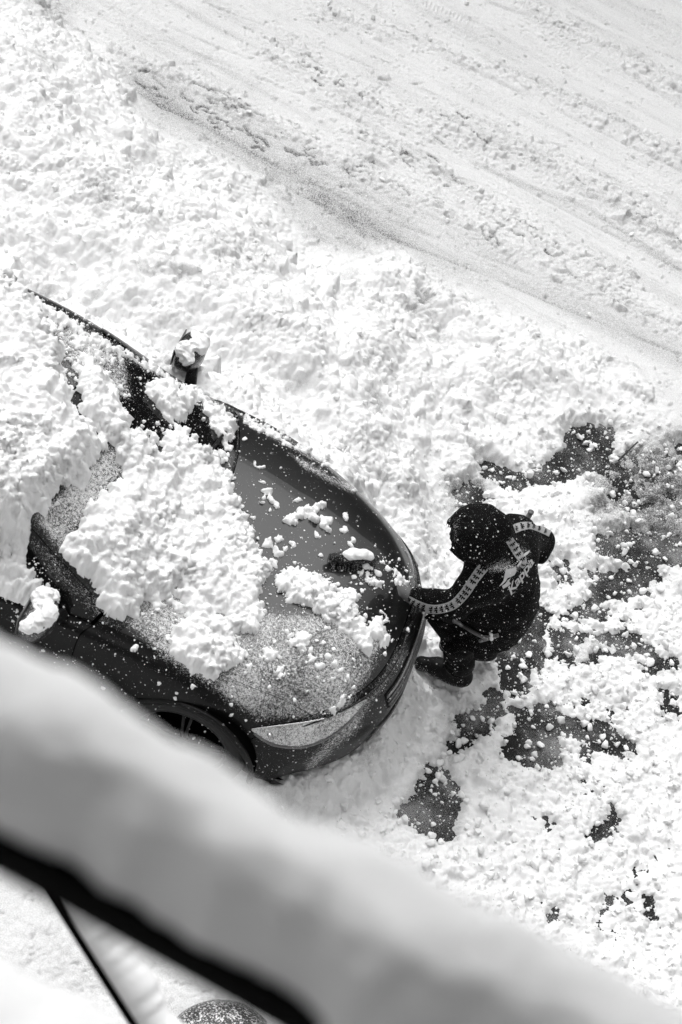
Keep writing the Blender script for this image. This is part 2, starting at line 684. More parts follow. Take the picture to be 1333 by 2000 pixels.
def hit_car(q):
    """photo pixel -> local point on the car body"""
    o = w2l(CAM)
    d = ray(np.array(q, float))
    dl = np.array([d @ CFWD, d @ CLEFT, d[2]])
    r = CAR_BVH.ray_cast(Vector(o), Vector(dl))
    return (np.array(r[0]), np.array(r[1])) if r[0] is not None else (None, None)


def edge_curve(pts, n):
    P = np.array(pts, float)
    L = np.concatenate([[0], np.cumsum(np.hypot(*np.diff(P, axis=0).T))])
    t = np.linspace(0, L[-1], n)
    # smooth by catmull
    idx = np.interp(t, L, np.arange(len(P)))
    return cr(P, idx)


def conform(top, bot, n, m, off, bulge=0.0):
    A, B = edge_curve(top, n), edge_curve(bot, n)
    G = np.zeros((n, m, 3))
    o = w2l(CAM)
    for i in range(n):
        for j in range(m):
            s = j / (m - 1)
            q = A[i] * (1 - s) + B[i] * s
            p_, nn = hit_car(q)
            if p_ is None:
                p_ = G[i, j - 1] if j else G[i - 1, j]
                nn = np.array([0, 0, 1.0])
            if nn @ (o - p_) < 0:
                nn = -nn
            G[i, j] = p_ + nn * (off + bulge * math.sin(math.pi * s) * math.sin(math.pi * i / (n - 1)) ** 0.5)
    return G


# headlights
top = [(490, 1424), (520, 1420), (560, 1415), (610, 1408), (650, 1398), (690, 1378), (716, 1366)]
bot = [(490, 1424), (512, 1442), (545, 1456), (590, 1458), (640, 1440), (685, 1405), (716, 1366)]
lens = conform(top, bot, 44, 12, 0.004, 0.012)
LENSM = dusted_mat('lens_glass', 0.06, 0.08, coat=1.0, sparse=0.1)
for s in (1, -1):
    G = lens * np.array([1, s, 1])
    F = grid_faces(*G.shape[:2])
    V = G.reshape(-1, 3)
    dd = np.clip(0.76 + 0.2 * fbm(N3, V[:, 0], V[:, 1] * 1.0, 9, 2), 0, 1)
    hl = mk('headlight', V, F if s == 1 else F[:, ::-1], LENSM, car, attrs={'dust': dd})
    b = [tuple(p + np.array([0, 0, 0.004])) for p in G[:, 0]]
    v, f = tube(b, 0.004, 6)
    mk('bezel', v, f, CHROME, hl)
    b = [tuple(p + np.array([0, 0, 0.002])) for p in G[2:-2, -1]]
    v, f = tube(b, 0.0095, 6)
    mk('trim_strip', v, f, GREYM, hl, attrs={'dust': np.full(len(v), 0.3)})
    c0 = G[7, 5]
    v, f = box(c0 + (0, 0, 0.010), (0.06, 0.022, 0.012), Matrix.Rotation(-s * 0.9, 3, 'Z'))
    mk('reflector', v, f, CHROME, hl)

# grille and lower intake
for nm, (ua, ub), hw in (('grille', (12.15, 12.75), 1.25), ('air_intake', (13.15, 13.75), 1.6)):
    G = cpatch(ua, ub, 7 - hw, 7 + hw, 0.06, 0.06, off=0.006)
    gr = car_part(nm, G, TRIM, 0.25)
    bars = []
    for k in range(4):
        row = csurf(np.array([ua + (ub - ua) * (k + .5) / 4]), np.linspace(7 - hw, 7 + hw, 24))[0]
        bars.append(tube(row + np.array([0.010, 0, 0.002]), 0.006, 6))
    v, f = join(bars)
    mk('slats', v, f, GREYM, gr, attrs={'dust': np.full(len(v), .3)})
# crease lines on bumper (splitter edge)
row = csurf(np.array([11.75]), np.linspace(3.2, 10.8, 60))[0]
v, f = tube(row + np.array([0.004, 0, 0.003]), 0.007, 6)
mk('hood_edge_strip', v, f, TRIM, car, attrs={'dust': np.full(len(v), .3)})

# wipers
for a, b in (((395, 905), (440, 850)), ((230, 1165), (330, 1040))):
    pa, _ = hit_car(a)
    pb, _ = hit_car(b)
    if pa is None or pb is None:
        continue
    pts = [pa + (pb - pa) * k + np.array([0, 0, 0.03 + 0.01 * math.sin(k * 3)]) for k in np.linspace(0, 1, 8)]
    v, f = join([tube(pts, 0.007, 6), tube([p - (0, 0, 0.014) for p in pts[2:]], 0.009, 4)])
    mk('wiper', v, f, TRIM, car, attrs={'dust': np.full(len(v), .2)})

# mirrors
for s in (-1, 1):
    n = 18
    th = np.linspace(0, math.pi, 14)
    V = []
    for a in th:
        ph = np.linspace(0, 2 * math.pi, n, endpoint=False)
        sx = np.sign(np.cos(ph)) * np.abs(np.cos(ph)) ** 0.7
        sz = np.sign(np.sin(ph)) * np.abs(np.sin(ph)) ** 0.7
        rr = math.sin(a) ** 0.55
        V.append(np.stack([0.075 * rr * sx - 0.02 * abs(math.cos(a)), np.full(n, -0.125 * math.cos(a)), 0.075 * rr * sz + 0.01], -1))
    V = np.concatenate(V)
    F = [(k * n + j, k * n + (j + 1) % n, (k + 1) * n + (j + 1) % n, (k + 1) * n + j) for k in range(13) for j in range(n)]
    V = V + np.array([-1.72, s * 1.0, 1.05])
    mi = mk('side_mirror', V, F, PAINT, car, attrs={'dust': np.full(len(V), 0.35)})
    v, f = tube([(-1.66, s * .86, .955), (-1.68, s * .93, 1.0), (-1.70, s * .98, 1.03)], [.035, .03, .028], 8)
    mk('arm', v, f, TRIM, mi, attrs={'dust': np.full(len(v), 0.2)})
    v, f = box((-1.80, s * 1.0, 1.06), (0.006, 0.19, 0.11))
    mk('mirror_glass', v, f, GREYM, mi, attrs={'dust': np.zeros(len(v))})

# wheels
def wheel(wx, s):
    th = np.linspace(0, 2 * np.pi, 49)
    prof = [(0.24, 0.0), (0.255, .012), (.30, .018), (.325, 0.0), (.335, -.04), (.335, -.17), (.32, -.2), (.22, -.2)]
    V = np.array([[(wx + r * math.cos(a), s * (0.885 + o), 0.385 + r * math.sin(a)) for r, o in prof] for a in th])
    w = empty('wheel')
    w.parent = car
    mk('tyre', V.reshape(-1, 3), grid_faces(*V.shape[:2]), RUBBER, w)
    parts = []
    for rr, oo, tr in ((.245, 0.0, .010), (.225, -.02, .010)):
        parts.append(tube([(wx + rr * math.cos(a), s * (0.885 + oo), 0.385 + rr * math.sin(a)) for a in th], tr, 6, cap=False))
    for k in range(5):
        for dd in (-.09, .09):
            a = k * 2 * math.pi / 5 + .35
            p0 = (wx + .035 * math.cos(a + dd * 3), s * .872, .385 + .035 * math.sin(a + dd * 3))
            p1 = (wx + .12 * math.cos(a + dd * 1.2), s * .882, .385 + .12 * math.sin(a + dd * 1.2))
            p2 = (wx + .235 * math.cos(a + dd), s * .884, .385 + .235 * math.sin(a + dd))
            parts.append(tube([p0, p1, p2], [.012, .008, .008], 6))
    parts.append(tube([(wx, s * .86, .385), (wx, s * .888, .385)], [.045, .04], 16))
    v, f = join(parts)
    mk('rim', v, f, RIM, w)
    v, f = tube([(wx, s * .70, .385), (wx, s * .80, .385)], [.2, .2], 24)
    mk('hub', v, f, DARKIN, w)


for wx in (-0.93, -3.45):
    for s in (-1, 1):
        wheel(wx, s)

# ------------------------------------------------------------------ snow heightfields
def stamp(H, D, x0, y0, dx, cx, cy, cz, r, flat=0.8, dirt=None, rng=RNG, WX=None, WY=None):
    nx, ny = H.shape
    for k in range(len(cx)):
        R = r[k]
        i0, i1 = int((cx[k] - R * 1.3 - x0) / dx), int((cx[k] + R * 1.3 - x0) / dx) + 2
        j0, j1 = int((cy[k] - R * 1.3 - y0) / dx), int((cy[k] + R * 1.3 - y0) / dx) + 2
        if i0 < 0 or j0 < 0 or i1 > nx or j1 > ny:
            continue
        X = (x0 + np.arange(i0, i1) * dx - cx[k])[:, None] + (WX[i0:i1, j0:j1] if WX is not None else 0)
        Y = (y0 + np.arange(j0, j1) * dx - cy[k])[None, :] + (WY[i0:i1, j0:j1] if WX is not None else 0)
        a = rng.uniform(0, 6.28)
        e = rng.uniform(0.72, 1.25)
        U = (X * math.cos(a) + Y * math.sin(a)) / (R * e)
        W = (-X * math.sin(a) + Y * math.cos(a)) * e / R
        d = np.sqrt(U * U + W * W)
        m = d * 0
        for b in rng.uniform(0, 6.28, 5):
            m = np.maximum(m, (U * math.cos(b) + W * math.sin(b)) * rng.uniform(1.0, 1.25))
        d = 0.22 * d + 0.82 * m
        tilt = (U * rng.uniform(-.45, .45) + W * rng.uniform(-.45, .45)) * R
        h = cz[k] + (R * flat * rng.uniform(.7, 1.1)) * np.clip(1 - d * d * d, 0, None) ** .55 + tilt
        sub = H[i0:i1, j0:j1]
        ok = (d < 1) & (h > sub)
        sub[ok] = h[ok]
        if dirt is not None:
            D[i0:i1, j0:j1][ok] = dirt[k]


def talus(H, dx, it, s0, s1, nz):
    """let steep walls crumble: raise low cells next to high ones"""
    sl = (s0 + (s1 - s0) * np.clip(nz * .9 + .5, 0, 1)) * dx
    for k in range(it):
        M = H.copy()
        M[1:] = np.maximum(M[1:], H[:-1] - sl[1:])
        M[:-1] = np.maximum(M[:-1], H[1:] - sl[:-1])
        M[:, 1:] = np.maximum(M[:, 1:], H[:, :-1] - sl[:, 1:])
        M[:, :-1] = np.maximum(M[:, :-1], H[:, 1:] - sl[:, :-1])
        d2 = sl * 1.41
        M[1:, 1:] = np.maximum(M[1:, 1:], H[:-1, :-1] - d2[1:, 1:])
        M[:-1, :-1] = np.maximum(M[:-1, :-1], H[1:, 1:] - d2[:-1, :-1])
        M[1:, :-1] = np.maximum(M[1:, :-1], H[:-1, 1:] - d2[1:, :-1])
        M[:-1, 1:] = np.maximum(M[:-1, 1:], H[1:, :-1] - d2[:-1, 1:])
        H = M
    return H


def roughen(X, Y, Z, dx, amp, f, seed):
    """push a height sheet along its normals by noise in space, so that walls get texture too"""
    gx_, gy_ = np.gradient(np.nan_to_num(Z), dx)
    L = np.sqrt(gx_ ** 2 + gy_ ** 2 + 1)
    nx, ny, nz_ = -gx_ / L, -gy_ / L, 1 / L
    st = np.clip(1.35 - nz_, 0, 1)
    a = np.abs(fbm(N1, X * f + Y * f * .35 + seed, Z * f + Y * f * .8, 1.0, 3, .6))
    b = np.abs(fbm(N4, Y * f - X * f * .4, Z * f * 1.1 - X * f * .6 + seed, 1.0, 3, .6))
    d = amp * (a + b - .5) * st
    return np.stack([X + nx * d, Y + ny * d, Z + nz_ * d], -1)


def sample(H, x0, y0, dx, x, y):
    i = np.clip(((x - x0) / dx).astype(int), 0, H.shape[0] - 1)
    j = np.clip(((y - y0) / dx).astype(int), 0, H.shape[1] - 1)
    return H[i, j]


def wpoly(poly, z=0.08):
    return [tuple(p[:2]) for p in un(np.array(poly, float), z)]


GDX = 0.0085
GX0, GY0 = -4.3, -4.4
GNX, GNY = int(8.0 / GDX), int(12.4 / GDX)
gx = GX0 + np.arange(GNX) * GDX
gy = GY0 + np.arange(GNY) * GDX
XX, YY = np.meshgrid(gx, gy, indexing='ij')
PW = np.stack([XX, YY], -1)


def paint(poly, w, z=0.08):
    """soft mask on the ground grid, computed only near the polygon"""
    wp = wpoly(poly, z)
    a = np.array(wp)
    M = np.zeros((GNX, GNY), np.float32)
    i0, j0 = np.maximum(((a.min(0) - 3 * w - (GX0, GY0)) / GDX).astype(int), 0)
    i1, j1 = np.minimum(((a.max(0) + 3 * w - (GX0, GY0)) / GDX).astype(int) + 1, (GNX, GNY))
    if i1 <= i0 or j1 <= j0:
        return M
    M[i0:i1, j0:j1] = soft(PW[i0:i1, j0:j1], wp, w)
    return M


def stroke(line, w, z=0.1):
    wp = wpoly(line, z)
    a = np.array(wp)
    M = np.zeros((GNX, GNY), np.float32)
    i0, j0 = np.maximum(((a.min(0) - 3 * w - (GX0, GY0)) / GDX).astype(int), 0)
    i1, j1 = np.minimum(((a.max(0) + 3 * w - (GX0, GY0)) / GDX).astype(int) + 1, (GNX, GNY))
    d = poly_dist(PW[i0:i1, j0:j1], wp, closed=False)
    M[i0:i1, j0:j1] = np.exp(-(d / w) ** 2)
    return M


# region masks
BANK = [(-300, -60), (60, -40), (150, 60), (230, 110), (245, 190), (290, 250), (400, 290), (480, 330), (560, 420), (600, 470), (700, 500), (800, 490), (840, 530), (960, 590),
        (1060, 640), (1160, 660), (1260, 720), (1300, 800), (1180, 800), (1100, 830), (1060, 920), (960, 930), (880, 900), (860, 960), (850, 1080), (830, 1150), (700, 1180), (300, 1000), (0, 900), (-400, 700)]
HIGH = [(-400, -40), (60, 60), (160, 160), (250, 330), (400, 420), (520, 520), (640, 600), (720, 640), (740, 720), (720, 800), (690, 870), (640, 870), (450, 800), (200, 640), (0, 560), (-400, 500)]
FRONT = [(860, 960), (1100, 830), (1180, 800), (1333, 850), (1500, 1000), (1600, 2100), (900, 2000), (560, 1560), (700, 1400), (830, 1180)]
BARE = [
    ([(778, 1578), (828, 1500), (862, 1478), (905, 1545), (892, 1636), (850, 1640), (800, 1612)], 1),
    ([(1000, 1385), (1080, 1372), (1104, 1402), (1170, 1408), (1246, 1440), (1245, 1465), (1190, 1464), (1110, 1432), (1095, 1442), (1104, 1492), (1040, 1492), (985, 1470), (978, 1442), (1008, 1432)], 1),
    ([(880, 1404), (960, 1362), (988, 1390), (944, 1434), (905, 1455), (880, 1490), (868, 1450)], .9),
    ([(1165, 1030), (1345, 1034), (1345, 1100), (1210, 1092), (1160, 1070)], 1),
    ([(1150, 1112), (1290, 1102), (1292, 1140), (1220, 1160), (1158, 1172)], 1),
    ([(1080, 1232), (1180, 1240), (1250, 1235), (1290, 1272), (1200, 1268), (1135, 1292), (1095, 1284)], .95),
    ([(965, 1255), (1000, 1245), (1050, 1165), (1078, 1200), (1045, 1300), (1030, 1355), (975, 1330)], .85),
    ([(900, 872), (965, 885), (1035, 925), (1098, 872), (1108, 822), (1160, 826), (1205, 826), (1195, 900), (1105, 930), (1000, 946), (930, 925)], .8),
    ([(1145, 945), (1333, 905), (1345, 1025), (1230, 1010)], .40),
    ([(868, 950), (925, 930), (965, 965), (900, 992)], .65),
    ([(1138, 1618), (1180, 1605), (1205, 1568), (1218, 1602), (1190, 1634), (1150, 1636)], 1),
    ([(690, 1430), (722, 1436), (722, 1500), (690, 1530), (680, 1480)], .8),
    ([(1290, 1350), (1335, 1350), (1335, 1410), (1290, 1400)], .55),
    ([(1140, 1100), (1180, 1100), (1190, 1130), (1150, 1130)], .5),
    ([(1060, 1090), (1110, 1080), (1130, 1130), (1080, 1140)], .5),
    ([(790, 596), (835, 600), (838, 632), (795, 630)], .45),
    ([(700, 820), (735, 850), (720, 880), (690, 850)], .4),
    ([(1060, 1590), (1100, 1600), (1090, 1625), (1060, 1610)], .4),
    ([(1050, 1740), (1110, 1770), (1130, 1810), (1080, 1790)], .45),
    ([(1240, 1740), (1290, 1740), (1300, 1800), (1260, 1790)], .4),
    ([(1150, 900), (1330, 850), (1400, 900), (1200, 960)], .36),
    ([(1240, 1290), (1333, 1280), (1333, 1310), (1260, 1310)], .6),
    ([(1110, 1175), (1200, 1180), (1190, 1200), (1110, 1200)], .6),
    ([(940, 1350), (985, 1340), (985, 1380), (945, 1385)], .8),
]
DIRTY = [
    ([(230, 110), (420, 190), (620, 300), (800, 400), (830, 450), (700, 500), (560, 420), (480, 330), (300, 250)], .17, .10),
    ([(1170, 890), (1333, 850), (1400, 1000), (1333, 1040), (1160, 1000)], .8, .12),
    ([(600, 350), (730, 400), (760, 470), (700, 500), (600, 470)], .28, .10),
    ([(350, 540), (480, 560), (520, 620), (400, 640), (350, 600)], .16, .10),
    ([(0, 0), (130, 0), (120, 60), (0, 40)], .30, .10),
    ([(150, 480), (200, 470), (210, 530), (160, 540)], .22, .05),
    ([(860, 930), (960, 920), (970, 990), (880, 1000)], .4, .06),
    ([(700, 820), (740, 850), (720, 880), (690, 850)], .3, .05),
    ([(780, 590), (840, 596), (840, 640), (790, 636)], .3, .04),
]
SMOOTHS = [([(240, 150), (500, 290), (800, 460), (1050, 560), (1333, 700)], .13),
           ([(740, 150), (900, 280), (1100, 400), (1400, 600)], .20),
           ([(860, 60), (1100, 130), (1400, 240)], .22),
           ([(430, 30), (700, 150), (820, 250)], .14),
           ([(1100, 0), (1400, 130)], .12)]
CRUMBS = [([(230, 105), (400, 165), (560, 250), (720, 330), (850, 400), (1000, 470), (1333, 640)], .12),
          ([(560, 90), (700, 190), (880, 240), (1050, 300), (1350, 480)], .20),
          ([(700, 260), (860, 340), (1000, 430), (1200, 540)], .16),
          ([(640, 20), (860, 90), (1060, 170), (1333, 300)], .12),
          ([(1050, 20), (1200, 100), (1350, 180)], .16)]

bank = paint(BANK, .26, .2)
bank = bank * bank * (3 - 2 * bank)
high = paint(HIGH, .45, .35)
front = paint(FRONT, .12)
warp = fbm(N4, XX, YY, 4.0, 3)
# street direction in the road: tracks run about -12 degrees
ta = math.radians(-13)
S = XX * math.cos(ta) + YY * math.sin(ta)
T = -XX * math.sin(ta) + YY * math.cos(ta)
smooth = np.zeros_like(bank)
for l, w in SMOOTHS:
    smooth = np.maximum(smooth, stroke(l, w))
crumb = np.zeros_like(bank)
for l, w in CRUMBS:
    crumb = np.maximum(crumb, stroke(l, w))
crumb *= (1 - bank)
smooth *= (1 - bank)
road = 0.07 + 0.012 * fbm(N1, S * 0.35, T * 1.4, 1.5, 3) + 0.006 * N2(S * 1.2, T * 9)
road += crumb * (0.024 + 0.017 * billow(N3, S * .8, T, 15, 4, .65)) - smooth * 0.022
road += (1 - smooth) * 0.006 * billow(N1, S * 0.7, T, 16, 3, .6)
road += 0.003 * N4(S * 1.2, T * 26) * (1 - crumb) + .002 * N2(S * 2, T * 60)
Hh = road
bk = 0.20 + 0.10 * fbm(N2, XX, YY, 1.7, 3) + high * 0.36
bk += 0.050 * billow(N1, XX + .05 * warp, YY, 5.0, 5, .55) + 0.016 * billow(N3, XX, YY, 22, 3, .6)
thin = np.zeros_like(bank)
for poly in ([(1000, 1560), (1150, 1480), (1400, 1560), (1400, 2000), (1180, 1960), (1020, 1800)], [(880, 1360), (1000, 1340), (1333, 1340), (1333, 1480), (1000, 1520), (860, 1560)], [(950, 1160), (1400, 1080), (1400, 1320), (950, 1340)], [(850, 820), (1250, 820), (1260, 960), (850, 1000)]):
    thin = np.maximum(thin, paint(poly, .12, .02))
fr = 0.034 - .030 * thin + 0.022 * fbm(N3, XX, YY, 2.5, 3) + 0.034 * billow(N2, XX + .03 * warp, YY, 7, 4, .6) + 0.008 * billow(N1, XX, YY, 30, 2, .6)
low_ = paint([(840, 820), (960, 760), (1120, 720), (1280, 760), (1260, 860), (1120, 900), (980, 930), (860, 960), (800, 900)], .22, .15)
bk = bk * (1 - .62 * low_)
Hh = Hh * (1 - bank) + bk * bank
Hh = np.where(front > 0, Hh * (1 - front) + fr * front, Hh)
# pavement side, towards the building
side = np.clip((-2.75 - YY) / .5, 0, 1) * (XX < 1.0)
ps = 0.16 + .05 * fbm(N2, XX, YY, 1.2, 3) + 0.012 * billow(N1, XX, YY, 7, 4, .6)
Hh = Hh * (1 - side) + ps * side
# bare asphalt
bare = np.zeros_like(bank)
for poly, v in BARE:
    bare = np.maximum(bare, paint([(a_, b_ + (7 if b_ > np.mean([p_[1] for p_ in poly]) else -3)) for a_, b_ in poly], .035, .02) * min(1, v + .08))
edge = fbm(N4, XX, YY, 9, 5, .75)
bsel = (bare * 1.4 + edge * 0.42)
Hh = Hh - np.clip((bsel - .40) / .25, 0, 1) * (Hh + .03)
dirt = np.zeros_like(bank)
for poly, v, w in DIRTY:
    dirt = np.maximum(dirt, paint(poly, w) * v)
dirt = dirt * (0.7 + 0.8 * np.abs(fbm(N3, S * .5, T, 6, 3)))
dirt += stroke([(240, 150), (500, 290), (800, 460), (1050, 560), (1333, 700)], .10) * .22 * (1 - bank)
dirt += stroke([(930, 310), (1150, 400), (1333, 520)], .03) * .22
dirt += np.clip(bare, 0, 1) * .30 * (Hh < .06)
dirt += 0.05 * (1 - bank) * np.clip(fbm(N1, S * .4, T * 1.5, 3, 3), 0, 1) * 2 + .15 * (1 - bank) * (1 - front)
dirt += (1 - bank) * (1 - front) * (.05 + .16 * np.clip(N4(S * .5, T * 9) + .35 * N2(S * 1.2, T * 28), 0, 1))
gl = fbm(N2, XX, YY, 3.1, 4, .6)
dirt += np.clip(gl - .42, 0, .4) * .6 * bank

# footprints and tread marks in the road snow
for c_, a_, b_ in (((735, 318), .13, .055), ((872, 342), .13, .06), ((790, 630), .12, .06)):
    w_ = un(np.array(c_, float), .1)
    dxx, dyy = XX - w_[0], YY - w_[1]
    u_ = dxx * math.cos(ta) + dyy * math.sin(ta)
    v_ = -dxx * math.sin(ta) + dyy * math.cos(ta)
    e_ = (u_ / a_) ** 2 + (v_ / b_) ** 2
    Hh -= 0.035 * np.clip(1.25 - e_, 0, 1) ** .6 * (e_ < 1.25)
    dirt += .10 * (e_ < .8)
tr = stroke([(800, -20), (860, 14), (930, 36)], .045)
Hh -= tr * (0.010 + 0.010 * (np.sin(S * 2 * np.pi / 0.035 + T * 60) > 0))
crk = np.abs(N1(S * 1.2, T * 5.5 + .3 * warp))
Hh -= 0.028 * np.clip(1 - crk / .035, 0, 1) * np.clip(crumb * 1.6, 0, 1)
for l in ([(340, 140), (380, 165), (430, 178), (470, 205), (520, 228)], [(380, 160), (425, 180)]):
    st_ = stroke([(a + random.uniform(-3, 3), b + random.uniform(-3, 3)) for a, b in l], .012)
    Hh -= .03 * st_
    dirt += .35 * st_

for l, w_, a_ in (([(300, 60), (560, 170), (900, 330), (1333, 560)], .016, .10), ([(330, 45), (590, 150), (930, 310), (1333, 520)], .014, .09), ([(560, 0), (900, 120), (1333, 330)], .02, .10),
                   ([(600, 0), (930, 105), (1333, 300)], .014, .08), ([(260, 170), (540, 310), (820, 440), (1333, 640)], .018, .13), ([(250, 210), (500, 330), (760, 450), (1333, 680)], .015, .12),
                   ([(960, 0), (1333, 150)], .02, .1), ([(400, 0), (700, 110), (1000, 250), (1333, 430)], .013, .09), ([(1050, 0), (1333, 110)], .014, .1)):
    L_ = np.array(l, float)
    t_ = np.linspace(0, len(L_) - 1, 22)
    c_ = cr(L_, t_) + np.stack([t_ * 0, 3.0 * np.sin(t_ * 2.3 + w_ * 900)], -1)
    st_ = stroke([tuple(p_) for p_ in c_], w_) * (1 - bank)
    brk = np.clip(fbm(N2, S, T * 2, 2.2, 2) + .75, 0, 1)
    Hh -= .011 * st_ * brk
    dirt += a_ * st_ * brk
rr_ = np.random.default_rng(5)
for l, w in CRUMBS[:3] + [([(240, 130), (330, 175), (420, 215), (540, 270), (700, 345)], .1)]:
    C__ = np.array(l, float)
    for _ in range(34):
        t_ = rr_.uniform(0, len(C__) - 1.001)
        p_ = C__[int(t_)] * (1 - t_ % 1) + C__[int(t_) + 1] * (t_ % 1) + rr_.normal(size=2) * (14, 12)
        L_ = rr_.uniform(6, 26)
        q_ = p_ + np.array([1, .5 + rr_.normal() * .25]) * L_
        m_ = (p_ + q_) / 2 + rr_.normal(size=2) * 3
        st_ = stroke([tuple(p_), tuple(m_), tuple(q_)], rr_.uniform(.006, .013)) * (1 - bank)
        Hh -= .02 * st_
        dirt += rr_.uniform(.2, .75) * st_ * (st_ > .3)

# car footprint: keep the sheet low under the body, packed against its sides
wl = w2l(np.stack([XX, YY, np.zeros_like(XX)], -1))
lx, ly = wl[..., 0], wl[..., 1]
fr_x = -0.85 * np.abs(np.clip(ly, -.9, .9)) ** 3
inside = (lx < fr_x - 0.30) & (lx > -4.3) & (np.abs(ly) < 0.86)
# far flank: snow pushed up to the shoulder line
far = (np.exp(-np.clip(ly - .84, 0, None) ** 2 / .30 ** 2)) * (lx < -.1)
lvl = np.interp(lx, [-4, -1.6, -1.2, -.6, -.2, 0], [1.02, .97, .86, .66, .40, .3])
fz = lvl * np.exp(-(np.clip(ly - .84, 0, None) / .75) ** 2) + .03 * billow(N1, XX, YY, 7, 4, .55) - .012
Hh = np.where((ly > .80) & (lx < -.2), np.maximum(Hh, fz * np.clip((-.25 - lx) / .45, 0, 1)), Hh)
# snow against the bumper
dfr = np.hypot(0, lx - fr_x)
nose = np.clip(1 - (lx - fr_x) / .20, 0, 1) * (lx > fr_x - .30) * (lx < .4) * (ly > -.85) * (ly < 1.0)
nz_h = np.interp(ly, [-.9, -.5, .1, .55, .95], [.20, .24, .28, .32, .36])
Hh = np.where(nose > 0, np.maximum(Hh, nz_h * nose ** .7 + .02 * edge), Hh)
Hh = talus(Hh, GDX, 22, .9, 2.4, fbm(N3, XX, YY, 18, 3, .6))
near = (ly < -.84) & (ly > -1.6) & (lx < .1)
Hh = np.where(near & (lx < -.6), np.minimum(Hh, .10 + .02 * edge), Hh)
strip = (ly < -.80) & (ly > -1.38 + .14 * edge) & (lx < -.80 + .12 * edge) & (lx > -4.5)
Hh = np.where(strip, -.03, Hh)  # unseen bare strip, added so the near flank reflects dark ground
Hh = np.where(inside, np.minimum(Hh, -.03), Hh)

GWX = .010 * fbm(N2, XX, YY, 24, 3, .65)
GWY = .010 * fbm(N4, XX, YY, 24, 3, .65)
# clods
cfield = bank * (1 - smooth) + front * 1.1 + crumb * .9


def scatter(n, rmin, rmax, wmask, embed, zoff=0.0, flat=.85, lim=None):
    pts_x = RNG.uniform(GX0 + .2, GX0 + GNX * GDX - .2, n * 6)
    pts_y = RNG.uniform(GY0 + .2, GY0 + GNY * GDX - .2, n * 6)
    w_ = sample(wmask, GX0, GY0, GDX, pts_x, pts_y)
    q = px(np.stack([pts_x, pts_y, np.full(len(pts_x), .2)], -1))
    vis = (q[:, 0] > -150) & (q[:, 0] < 1480) & (q[:, 1] > -150) & (q[:, 1] < 2150)
    keep = (RNG.uniform(0, 1, len(pts_x)) < w_) & vis
    x, y = pts_x[keep][:n], pts_y[keep][:n]
    r = rmin * (rmax / rmin) ** (RNG.uniform(0, 1, len(x)) ** 1.7)
    h = np.maximum(sample(Hh, GX0, GY0, GDX, x, y), 0)
    D = np.full(len(x), 0.0)
    stamp(Hh, dirt, GX0, GY0, GDX, x, y, h - embed * r, r, flat, WX=GWX, WY=GWY)


ci = (1 - inside * 1.0)
lump = np.clip(fbm(N3, XX, YY, 1.9, 3) * 1.8 + .40, .04, 1)
scatter(110, .07, .16, (front * .9 + bank * .30) * (1 - np.clip(bare * 2.5, 0, 1)) * ci, .55, flat=.45)
scatter(1100, .030, .07, (front + bank * .30) * (1 - np.clip(bare * 2, 0, 1)) * ci * lump, .45, flat=.75)
scatter(4200, .016, .036, np.clip(cfield * (1 - .6 * bank), 0, 1) * (1 - np.clip(bare * 1.2, 0, 1)) * ci * lump, .3)
scatter(9000, .009, .020, np.clip(cfield * (1 - .6 * bank), 0, 1) * (1 - .8 * bare) * ci, .2)
scatter(2600, .009, .018, (1 - bank) * (1 - front) * crumb, .4)
# named big blocks from the photograph: (pixel, radius)
for q_, r_ in (((240, 190), .045), ((395, 262), .055), ((525, 335), .09), ((548, 372), .085), ((500, 352), .04), ((610, 465), .04), ((745, 555), .07),
               ((1225, 735), .12), ((1260, 760), .07), ((910, 690), .07), ((600, 700), .08), ((640, 735), .06), ((1130, 960), .14), ((1150, 1000), .1), ((1010, 985), .12),
               ((1150, 1250), .10), ((1300, 1130), .10), ((1080, 1860), .09), ((1150, 1900), .08), ((1200, 1480), .12), ((880, 1330), .0), ((1195, 1240), .06)):
    if r_ <= 0:
        continue
    w_ = un(np.array(q_, float), .12)
    h_ = sample(Hh, GX0, GY0, GDX, np.array([w_[0]]), np.array([w_[1]]))
    stamp(Hh, dirt, GX0, GY0, GDX, [w_[0]], [w_[1]], np.maximum(h_, 0) - .35 * r_, np.array([r_]), .6, WX=GWX * 2, WY=GWY * 2)
Hh = np.where(front > .3, -talus(-Hh, GDX, 8, .7, 3.0, fbm(N3, XX, YY, 30, 3, .6)), Hh)
Hh = talus(Hh, GDX, 5, 3.0, 7, fbm(N3, XX, YY, 30, 3, .6))
Hh += (Hh > 0.0) * (0.0035 * billow(N2, XX, YY, 55, 2, .6) * (1 - smooth * .8))

for a_ in ((.84, -.96), (.98, -.74)):
    dz_ = np.hypot((XX - a_[0]) / .26, (YY - a_[1]) / .15)
    Hh = np.where(dz_ < 1, np.minimum(Hh, .085 + .06 * np.clip(dz_ - .6, 0, 1)), Hh)
qq = px(np.stack([XX, YY, Hh * 0 + .2], -1))
vis = (qq[..., 0] > -260) & (qq[..., 0] < 1600) & (qq[..., 1] > -260) & (qq[..., 1] < 2260)
live = vis & (Hh > -0.02)
ramp_ = .0015 + .020 * np.clip(fbm(N2, XX, YY, 2.0, 3) * 1.2 + .38, 0, 1) ** 1.4
V = roughen(XX, YY, Hh, GDX, ramp_, 30, 2.0).reshape(-1, 3)
F = grid_faces(GNX, GNY, live)
V, F, dr = compact(V, F, np.clip(dirt, 0, 1).reshape(-1))
o = mk('ground_snow', V, F, RSNOW, attrs={'dirt': dr})
tag(o, kind='structure')

